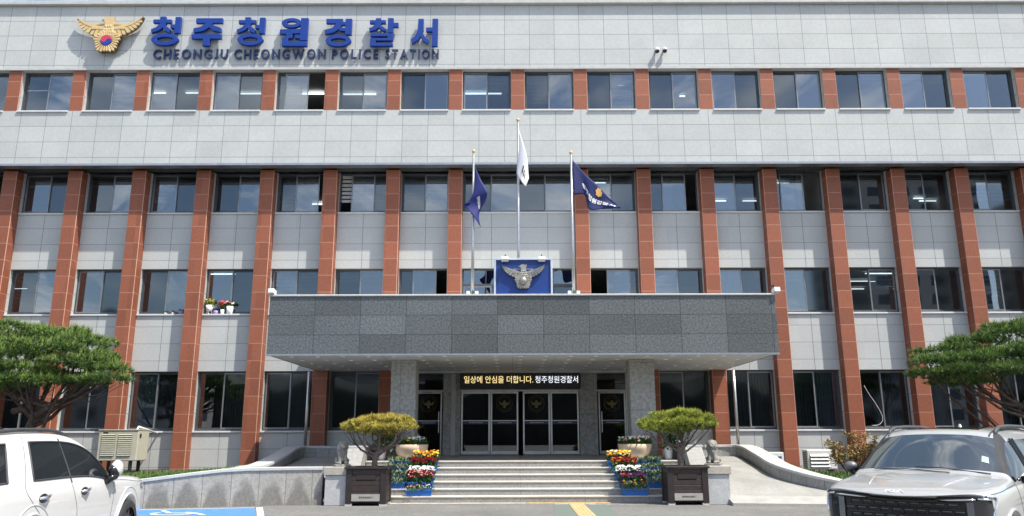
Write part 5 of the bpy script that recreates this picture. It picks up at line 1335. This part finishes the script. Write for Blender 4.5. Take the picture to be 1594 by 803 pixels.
def split(me, mi, name, m, parent, side=0):
    vs, fs, mp_ = [], [], {}
    for p in me.polygons:
        if p.material_index != mi or (side and p.center.x*side < 0): continue
        f = []
        for v in p.vertices:
            if v not in mp_: mp_[v] = len(vs); vs.append(me.vertices[v].co.copy())
            f.append(mp_[v])
        fs.append(f)
    if not fs: return None
    q = MB(); q.csm = True; q.add(vs, fs); return q.build(name, m, parent, local=True)
def wheel(parent, x, u, r, out, m_rim):
    """tyre with a rim inside; out = +1 / -1 is the side the face looks to"""
    w_ = .235
    q = MB(); q.csm = True; q.lathe([(r*.70, -w_/2), (r*.93, -w_/2), (r, -w_*.36), (r, w_*.36), (r*.93, w_/2), (r*.70, w_/2)], (x, u, r), 36, 'x', cap=False); o = q.build('wheel', m_tyre, parent, local=True)
    q = MB(); q.csm = True; q.lathe([(r*.71, -w_*.4), (r*.66, 0), (r*.71, w_*.4)], (x, u, r), 36, 'x', cap=False)
    q.csm = False
    for k in range(10):
        a = 2*math.pi*k/10; d = Vector((0, math.cos(a), math.sin(a))); s = Vector((0, -math.sin(a), math.cos(a)))
        xo = x+out*w_*.36; c = Vector((xo, u, r))
        p = [c+d*.05+s*.03, c+d*r*.69+s*.045, c+d*r*.69-s*.045, c+d*.05-s*.03]; p2 = [v-Vector((out*.05, 0, 0)) for v in p]
        q.add(p+p2, [(0, 1, 2, 3), (7, 6, 5, 4), (0, 4, 5, 1), (2, 6, 7, 3), (1, 5, 6, 2), (3, 7, 4, 0)])
    q.lathe([(.07, 0), (.07, .03)], (x+out*w_*.36-.0, u, r), 16, 'x'); q.build('rim', m_rim, o, local=True)
    q = MB(); q.lathe([(r*.5, -.02), (r*.5, .02)], (x-out*.03, u, r), 24, 'x'); q.build('brake_disc', m_dk, o, local=True)
class Surf:
    def __init__(s, me): s.b = BVHTree.FromPolygons([v.co for v in me.vertices], [tuple(p.vertices) for p in me.polygons])
    def side(s, sgn_, u, z, off=0):
        h = s.b.ray_cast(Vector((sgn_*3, u, z)), Vector((-sgn_, 0, 0)))
        return (h[0]+Vector((sgn_*off, 0, 0))) if h[0] else Vector((sgn_*.95, u, z))
    def top(s, x, u, off=0):
        h = s.b.ray_cast(Vector((x, u, 4)), Vector((0, 0, -1)))
        return (h[0]+h[1]*off) if h[0] else Vector((x, u, 1))
    def front(s, x, z, off=0):
        h = s.b.ray_cast(Vector((x, -3, z)), Vector((0, 1, 0)))
        return (h[0]+Vector((0, -off, 0))) if h[0] else Vector((x, 0, z))
def seam(S, pts, sgn_, parent, r=.0035, n=24, name='door_seam', m=None):
    q = MB(); q.csm = True; path = [S.side(sgn_, *plerp(pts, i/n)) for i in range(n+1)]; q.tube([tuple(p) for p in path], r, 5); return q.build(name, m or m_dk, parent, local=True)
m_tyre = mat('tyre_rubber', (.022, .022, .023), .8, var=.15); m_rimd = mat('dark_alloy', (.09, .09, .095), .3, .7); m_rims = mat('alloy', (.42, .42, .43), .3, .85)
m_paintw = mat('white_paint_coat', (.66, .66, .655), .32, 0, var=.015, coat=1)
m_paintg = mat('silver_grey_paint', (.40, .405, .395), .38, .25, var=.02, coat=1)
m_cglass = mat('tinted_glass', (.012, .015, .018), .03, 0, var=.05, spec=.2)
m_wind = mat('windscreen_glass', (.02, .03, .033), .02, 0, var=.05, spec=1.0, coat=1)
m_trim = mat('gloss_black_trim', (.012, .012, .014), .18, var=.05); m_chrome = mat('chrome', (.75, .76, .78), .12, 1.0, var=.02); m_satin = mat('satin_trim', (.17, .175, .185), .4, .4)
m_pillar = mat('dark_pillar', (.035, .036, .04), .6, spec=.2)
m_plast = mat('grey_cladding', (.045, .047, .05), .6)
m_lens = mat('lamp_lens', (.03, .032, .035), .06, .1, coat=1)

# ---------------- silver grey people carrier, nose towards the camera
van = thing('van', (4.37, 9.21, 0), 'silver grey people carrier with black grille parked nose forward at right', 'van', rz=-R(42.5))
top_ = lambda b6, b7, b8, b9, b10: [b6, b7, b8, b9, b10]
S_ = [(.04, .30, 0, ring_pts(.84, (.86,.85), (.86,.95), top_((.81,.97),(.72,.972),(.5,.955),(.4,.95),(0,.945)))),
      (.12, .29, 0, ring_pts(.90, (.905,.88), (.885,.985), top_((.83,1.01),(.74,1.015),(.5,1.0),(.41,1.003),(0,1.0)))),
      (.45, .16, 0, ring_pts(.97, (.955,.92), (.925,1.02), top_((.865,1.055),(.765,1.065),(.51,1.06),(.42,1.075),(0,1.075)))),
      (.92, .05, .02, ring_pts(.985, (.975,.95), (.94,1.045), top_((.89,1.09),(.79,1.11),(.53,1.115),(.44,1.135),(0,1.14)))),
      (1.32, 0, .14, ring_pts(.99, (.98,.97), (.95,1.07), top_((.90,1.115),(.85,1.135),(.55,1.15),(.45,1.165),(0,1.17)))),
      (1.37, 0, .14, ring_pts(.99, (.98,.97), (.95,1.075), top_((.895,1.125),(.85,1.15),(.55,1.17),(.45,1.175),(0,1.18)))),
      (1.74, 0, .13, ring_pts(.995, (.985,.98), (.955,1.085), top_((.81,1.37),(.765,1.395),(.49,1.43),(.4,1.435),(0,1.45)))),
      (2.08, 0, .12, ring_pts(.995, (.985,.99), (.96,1.095), top_((.735,1.59),(.69,1.618),(.43,1.66),(.35,1.668),(0,1.68)))),
      (2.20, 0, .08, ring_pts(.995, (.985,.99), (.96,1.10), top_((.72,1.63),(.67,1.668),(.43,1.70),(.35,1.705),(0,1.715)))),
      (2.75, 0, 0, ring_pts(.995, (.985,.99), (.96,1.10), top_((.715,1.655),(.635,1.71),(.44,1.735),(.36,1.74),(0,1.75)))),
      (3.85, 0, 0, ring_pts(.995, (.985,.99), (.96,1.10), top_((.715,1.66),(.635,1.715),(.44,1.74),(.36,1.745),(0,1.755)))),
      (4.70, 0, 0, ring_pts(.99, (.98,.99), (.95,1.10), top_((.71,1.63),(.63,1.69),(.44,1.715),(.36,1.72),(0,1.73)))),
      (5.02, -.03, 0, ring_pts(.97, (.95,.98), (.92,1.10), top_((.74,1.5),(.66,1.56),(.44,1.6),(.36,1.61),(0,1.63)))),
      (5.13, -.05, 0, ring_pts(.94, (.92,.95), (.89,1.08), top_((.78,1.28),(.70,1.32),(.44,1.33),(.36,1.335),(0,1.34))))]
def mf(i, j):
    if i == 'front': return 4 if j >= 1 and j <= 4 else (0 if j > 4 else 4)
    if i == 'rear': return 0
    if i == 0 and 2 <= j <= 4: return 4
    if 5 <= i <= 6 and j >= 7: return 1
    if 5 <= i <= 7 and j == 6: return 2
    if 6 <= i <= 10 and j == 5: return 3
    if i == 5 and j == 5: return 3
    if 8 <= i <= 9 and j >= 8: return 5
    return 0
kb = car_body('van_body', S_, mf, [m_paintg]*6, [(x, u) for x in (-.90, .90) for u in (.96, 4.05)], .40)
split(kb, 0, 'body', m_paintg, van); split(kb, 1, 'windscreen', m_wind, van); split2(kb, 2, 'a_pillar', m_pillar, van); split2(kb, 3, 'side_window', m_cglass, van); split(kb, 4, 'front_fascia', m_trim, van); split(kb, 5, 'sunroof', m_cglass, van)
KS = Surf(kb)
for x in (-.88, .88):
    for u in (.96, 4.05): wheel(van, x, u, .36, 1 if x > 0 else -1, m_rims)
q = MB(); q.box(-.85, .85, .5, 4.6, .18, .8); q.build('underbody', m_dk, van, local=True)
# grille: honeycomb of blades framed by the fascia
q = MB(); rows_ = [.895, .82, .745, .67, .595, .52]
for z in rows_:
    q.tube([tuple(KS.front(-.63+1.26*i/24, z, .008)) for i in range(25)], .010, 6)
for k in range(len(rows_)-1):
    for i in range(10):
        x = -.66+1.32*(i+(.0 if k % 2 else .5))/10
        if x <= .66: a = KS.front(x, rows_[k]-.01, .006); b_ = KS.front(x, rows_[k+1]+.01, .006); q.tube([tuple(a), tuple(b_)], .011, 6)
q.cm = 1
for k in range(len(rows_)-1):
    for i in range(11):
        x = -.66+1.32*(i+(.5 if k % 2 else 0))/10-.045
        if x+.09 < .66 and x > -.66:
            z = (rows_[k]+rows_[k+1])/2+.012; q.tube([tuple(KS.front(x+t*.09, z, .014)) for t in (0, .5, 1)], .006, 5)
q.build('grille', [m_trim, m_satin], van, local=True)
# bonnet shut line, chrome strips and lamps
q = MB(); q.csm = True
zt = lambda x: .915+.042*min(1, (abs(x)/.86)**1.5)
q.tube([tuple(KS.front(x, zt(x)-(.022 if abs(x) < .36 else 0), .006)) for x in [-.86+1.72*i/40 for i in range(41)]], .024, 8); q.build('nose_strip', m_trim, van, local=True)
for s in (-1, 1):
    q = MB(); q.csm = True; q.tube([tuple(KS.front(s*x, zt(x)-.012, .028)) for x in (.40, .5, .6, .68, .76)], [.004, .011, .012, .012, .008], 8); q.build('chrome_strip', m_chrome, van, local=True)
    # headlamp: dark lens wrapping the corner, bright L-shaped running light
    q = MB(); rws = []
    for i in range(9):
        x = .69+.21*i/8; rws.append([KS.front(s*x, z, .012) for z in (.55, .66, .78, .87, .925)])
    q.csm = True; q.grid(rws, flip=s > 0); hl = q.build('headlight', m_lens, van, local=True)
    q = MB(); rws = [[KS.front(s*x, z, .022) for z in (.52, .66, .78, .905)] for x in (.665, .70, .735)]; q.grid(rws, flip=s > 0); q.build('lamp_column', m_satin, hl, local=True)
    q = MB(); q.csm = True; pth = [KS.front(s*x, .945-.10*max(0, x-.78)**2*4, .022) for x in (.78, .82, .86, .895)]
    pth2 = [KS.side(s, u, z, .012) for u, z in ((.33, .955), (.42, .965), (.47, .955), (.43, .88), (.36, .80), (.33, .62))]
    q.tube([tuple(p) for p in pth+pth2], .013, 8); q.build('running_light', m_chrome, hl, local=True)
    # mirror
    q = MB(); q.csm = True; q.ell((s*1.09, 1.84, 1.19), (.10, .085, .085), 16, 10); mo = q.build('mirror', m_trim, van, local=True)
    q = MB(); q.csm = True; q.ell((s*1.095, 1.81, 1.21), (.09, .075, .065), 16, 10); q.build('mirror_cap', m_satin, mo, local=True)
    q = MB(); q.tube([(s*.95, 1.84, 1.09), (s*1.04, 1.82, 1.11), (s*1.08, 1.81, 1.14)], [.045, .045, .05], 8); q.build('mirror_stalk', m_trim, mo, local=True)
    # roof rail
    q = MB(); q.csm = True
    q.tube([tuple(KS.top(s*.655, u)+Vector((0, 0, dz))) for u, dz in ((2.16, -.01), (2.26, .03), (2.45, .058), (3.0, .062), (3.8, .06), (4.35, .055), (4.52, .0))], [.02, .028, .026, .024, .024, .024, .018], 8); q.build('roof_rail', m_plast, van, local=True)
    q = MB(); q.csm = True; q.tube([tuple(KS.top(s*.615, u, .003)) for u in (2.02, 2.12, 2.25, 2.6, 3.2, 4.0, 4.6)], .012, 6); q.build('roof_gutter', m_plast, van, local=True)
    # seams, trims, handles
    seam(KS, [(1.36, 1.09), (1.42, .95), (1.46, .7), (1.46, .42)], s, van); seam(KS, [(2.62, 1.10), (2.62, .8), (2.6, .45)], s, van); seam(KS, [(3.7, 1.10), (3.75, .8), (3.6, .5)], s, van)
    q = MB(); q.csm = True; q.tube([tuple(KS.side(s, u, 1.10, .004)) for u in (1.62, 2.0, 3, 4, 4.8)], .014, 6); q.build('belt_trim', m_trim, van, local=True)
    for u in (2.45, 2.62, 3.72):
        q = MB(); p0, p1 = KS.side(s, u, 1.14, .004), KS.side(s, u+.05, 1.58, .004); q.tube([tuple(p0), tuple(p1)], .022, 6); q.build('pillar_trim', m_trim, van, local=True)
    seam(KS, [(.42, .99), (.7, 1.005), (1.0, 1.03), (1.36, 1.055)], s, van, .005, name='bonnet_seam')
    q = MB(); q.csm = True; q.tube([tuple(KS.side(s, .96+.43*math.cos(a), .37+.43*math.sin(a), .002)) for a in [math.pi*i/20 for i in range(21)]], .022, 6); q.build('wheel_arch', m_paintg, van, local=True)
    for u in (2.35, 2.85):
        p = KS.side(s, u, .99, .03); q = MB(); q.csm = True; q.ell(p, (.018, .10, .018), 10, 6); q.build('door_handle', m_satin, van, local=True)
    # bonnet creases
    q = MB(); q.csm = True; q.tube([tuple(KS.top(s*x, u, .001)) for x, u in ((.40, .40), (.46, .7), (.52, 1.0), (.57, 1.18))], [.004, .012, .012, .006], 6); q.build('bonnet_crease', m_paintg, van, local=True)
q = MB(); q.csm = True
q.tube([tuple(KS.top(.3, 1.22, .012)), tuple(KS.top(-.2, 1.27, .016)), tuple(KS.top(-.62, 1.34, .02))], .007, 6); q.tube([tuple(KS.top(.72, 1.34, .012)), tuple(KS.top(.2, 1.30, .02)), tuple(KS.top(-.1, 1.30, .02))], .007, 6); q.build('wiper', m_black, van, local=True)
q = MB(); q.csm = True; pa_ = KS.top(0, 3.3); q.lathe([(.0, .05), (.012, .045), (.03, .01), (.035, 0)], pa_-Vector((0, 0, .01)), 10); q.build('antenna', m_paintg, van, local=True)
# maker's letters on the bonnet lip
q = MB(); LG = {'a': [[(0,0),(.06,1)], [(.04,.25),(.30,1)], [(.10,.45),(.34,0)], [(.34,0),(.42,0),(.50,1)], [(.48,0),(.66,1)], [(.66,1),(.86,0)], [(.86,0),(1.0,0)]]}
for s in [[(.0,0),(.0,1)], [(.0,.42),(.28,1)], [(.10,.62),(.32,0)], [(.43,0),(.43,1)], [(.56,0),(.77,1)], [(.76,1),(1.0,0)]]:
    P_ = [KS.top(-.14+.20*x, .125+.065*y, .006) for x, y in s]; q.tube([tuple(P_[0].lerp(P_[1], i/4)) for i in range(5)], .0055, 6)
q.build('bonnet_letters', m_white, van, local=True)
q = MB(); q.add([KS.top(x, u, .004) for x, u in ((.60, 1.52), (.68, 1.52), (.66, 1.62), (.59, 1.62))], [(0, 1, 2, 3)]); q.build('windscreen_sticker', mat('sticker', (.35, .5, .55), .4), van, local=True)

# ---------------- white SUV, nose towards the building
suv = thing('suv', (-6.65, 12.36, 0), 'white SUV with dark tinted windows parked facing the building at left', 'car', rz=R(187.78))
S2 = [(.04, .26, 0, ring_pts(.84, (.85,.85), (.84,.96), top_((.79,.985),(.70,1.0),(.5,1.01),(.4,1.012),(0,1.015)))),
      (.16, .22, 0, ring_pts(.92, (.92,.89), (.90,.985), top_((.84,1.02),(.75,1.03),(.5,1.04),(.41,1.045),(0,1.05)))),
      (.55, .10, 0, ring_pts(.97, (.96,.93), (.93,1.02), top_((.87,1.055),(.77,1.07),(.51,1.08),(.42,1.085),(0,1.09)))),
      (1.05, .02, .02, ring_pts(.985, (.975,.95), (.945,1.045), top_((.90,1.08),(.81,1.095),(.53,1.11),(.44,1.115),(0,1.12)))),
      (1.42, 0, .14, ring_pts(.985, (.98,.96), (.955,1.06), top_((.905,1.10),(.83,1.12),(.55,1.135),(.45,1.14),(0,1.145)))),
      (1.48, 0, .14, ring_pts(.985, (.98,.965), (.95,1.065), top_((.895,1.115),(.82,1.14),(.55,1.155),(.45,1.16),(0,1.165)))),
      (1.86, 0, .13, ring_pts(.985, (.98,.98), (.945,1.085), top_((.80,1.38),(.735,1.42),(.49,1.44),(.4,1.445),(0,1.455)))),
      (2.22, 0, .12, ring_pts(.985, (.98,.985), (.94,1.095), top_((.735,1.545),(.665,1.60),(.43,1.635),(.35,1.642),(0,1.65)))),
      (2.62, 0, .04, ring_pts(.985, (.98,.99), (.94,1.10), top_((.70,1.605),(.64,1.675),(.43,1.705),(.35,1.71),(0,1.72)))),
      (3.10, 0, 0, ring_pts(.985, (.98,.995), (.94,1.105), top_((.695,1.615),(.635,1.69),(.44,1.72),(.36,1.725),(0,1.735)))),
      (3.66, 0, 0, ring_pts(.985, (.98,1.0), (.94,1.11), top_((.695,1.61),(.63,1.685),(.44,1.715),(.36,1.72),(0,1.73)))),
      (3.72, 0, 0, ring_pts(.985, (.98,1.0), (.94,1.115), top_((.695,1.607),(.63,1.683),(.44,1.713),(.36,1.718),(0,1.728)))),
      (4.02, 0, 0, ring_pts(.985, (.98,1.0), (.94,1.125), top_((.70,1.595),(.63,1.675),(.44,1.70),(.36,1.705),(0,1.715)))),
      (4.70, 0, 0, ring_pts(.97, (.96,1.0), (.92,1.14), top_((.70,1.55),(.62,1.64),(.44,1.665),(.36,1.67),(0,1.68)))),
      (4.90, -.03, 0, ring_pts(.95, (.93,.98), (.90,1.14), top_((.73,1.42),(.66,1.5),(.44,1.53),(.36,1.54),(0,1.55)))),
      (4.97, -.05, 0, ring_pts(.93, (.91,.95), (.88,1.08), top_((.77,1.25),(.70,1.28),(.44,1.30),(.36,1.305),(0,1.31))))]
NS = lambda u: 1.42-(1.42-u)*1.28 if u < 1.42 else u
S2 = [(NS(u), k, b, [(x+(.012 if j == 6 and u > 1.6 else 0), z+(.075 if j == 6 and 1.6 < u < 4.8 else (-.02 if j == 5 else 0)), (.26*{9:0, 10:1, 11:1.05, 12:1.4, 13:.4}.get(i_, 0)*(0, 0, .2, .5, .8, 1, 0, 0, 0, 0, 0)[j])) for j, (x, z) in enumerate(p)]) for i_, (u, k, b, p) in enumerate(S2)]
def mf2(i, j):
    if i in ('front',): return 4 if 2 <= j <= 4 else 0
    if i == 'rear': return 0
    if 5 <= i <= 6 and j >= 7: return 1
    if (5 <= i <= 9 or i == 12) and j == 5: return 3
    if 8 <= i <= 10 and j >= 8: return 5
    return 0
pb_ = car_body('suv_body', S2, mf2, [m_paintw]*6, [(x, u) for x in (-.90, .90) for u in (.79, 3.83)], .43)
split(pb_, 0, 'body', m_paintw, suv); split(pb_, 1, 'windscreen', m_wind, suv); split2(pb_, 3, 'side_window', m_cglass, suv); split(pb_, 4, 'front_fascia', m_trim, suv); split(pb_, 5, 'sunroof', m_cglass, suv)
PS = Surf(pb_)
for x in (-.88, .88):
    for u in (.79, 3.83): wheel(suv, x, u, .375, 1 if x > 0 else -1, m_rimd)
q = MB(); q.box(-.84, .84, .5, 4.5, .2, .85); q.build('underbody', m_dk, suv, local=True)
for s in (-1, 1):
    q = MB(); q.csm = True; q.ell((s*1.035, 1.60, 1.215), (.075, .13, .115), 16, 10); mo = q.build('mirror', m_paintw, suv, local=True)
    q = MB(); q.csm = True; q.ell((s*1.02, 1.62, 1.185), (.075, .14, .105), 16, 10); q.build('mirror_glass', m_trim, mo, local=True)
    q = MB(); q.csm = True; q.tube([(s*.95, 1.74, 1.05), (s*1.0, 1.71, 1.09), (s*1.06, 1.68, 1.13)], [.05, .045, .05], 8); q.build('mirror_stalk', m_trim, mo, local=True)
    q = MB(); q.csm = True; q.tube([(s*1.105, 1.56, 1.20), (s*1.10, 1.52, 1.19), (s*1.08, 1.48, 1.185)], [.008, .012, .01], 6); q.build('indicator', m_lens, mo, local=True)
    q = MB(); q.csm = True
    q.tube([tuple(PS.top(s*.655, u)+Vector((0, 0, dz))) for u, dz in ((2.35, -.0), (2.5, .018), (2.75, .035), (3.1, .042), (3.7, .042), (4.3, .038), (4.6, .0))], [.012, .02, .022, .022, .022, .022, .014], 8); q.build('roof_rail', m_plast, suv, local=True)
    # window surrounds follow the edge of the glass
    for k, lp in enumerate(rim_loops(pb_, 3, s)):
        q = MB(); q.csm = True; q.tube([p+Vector((s*.003, 0, 0)) for p in lp], .011, 6, closed=True); q.build('window_trim', m_plast, suv, local=True)
    q = MB(); q.tube([tuple(PS.side(s, u, z, .003)) for u, z in ((2.80, 1.10), (2.80, 1.3), (2.82, 1.62))], .010, 6); q.build('pillar_trim', m_plast, suv, local=True)
    seam(PS, [(1.50, 1.07), (1.45, .95), (1.48, .75), (1.5, .45)], s, suv); seam(PS, [(2.80, 1.08), (2.76, .95), (2.66, .75), (2.62, .45)], s, suv); seam(PS, [(3.70, 1.66), (3.84, 1.35), (3.98, 1.10), (3.86, .95), (3.64, .78), (3.52, .5)], s, suv, n=40)
    seam(PS, [(0.0, .965), (.4, .985), (.9, 1.03), (1.42, 1.055)], s, suv, .004, name='bonnet_seam')
    for u in (2.46, 3.60):
        p = PS.side(s, u, .975); q = MB(); q.csm = True; q.ell(p, (.012, .115, .055), 14, 8); h_ = q.build('door_handle', m_trim, suv, local=True)
        q = MB(); q.csm = True; q.tube([tuple(p+Vector((s*.02, -.12, .03))), tuple(p+Vector((s*.045, 0, .015))), tuple(p+Vector((s*.02, .12, .01)))], [.014, .022, .014], 8); q.build('handle_grip', m_chrome, h_, local=True)
    for uc in (.79, 3.83):
        for rr3, th_ in ((.455, .018), (.55, .012)):
            q = MB(); q.csm = True; q.tube([tuple(PS.side(s, uc+rr3*math.cos(a), .375+rr3*math.sin(a), -.004)) for a in [R(8)+R(164)*i/24 for i in range(25)]], th_, 6); q.build('wheel_arch', m_paintw, suv, local=True)
    q = MB(); q.csm = True; q.grid([[PS.side(s, NS(.16)+.16+.05*i, z, .006) for z in (.86, .90, .945)] for i in range(6)], flip=s < 0); q.build('headlight', m_lens, suv, local=True)
q = MB()
for z in (.9, .82, .74, .66, .58): q.tube([tuple(PS.front(-.72+1.44*i/16, z, .006)) for i in range(17)], .014, 6)
q.build('grille', m_satin, suv, local=True)
print('OBJECTS', len(bpy.data.objects), 'FACES', sum(len(m.polygons) for m in bpy.data.meshes))
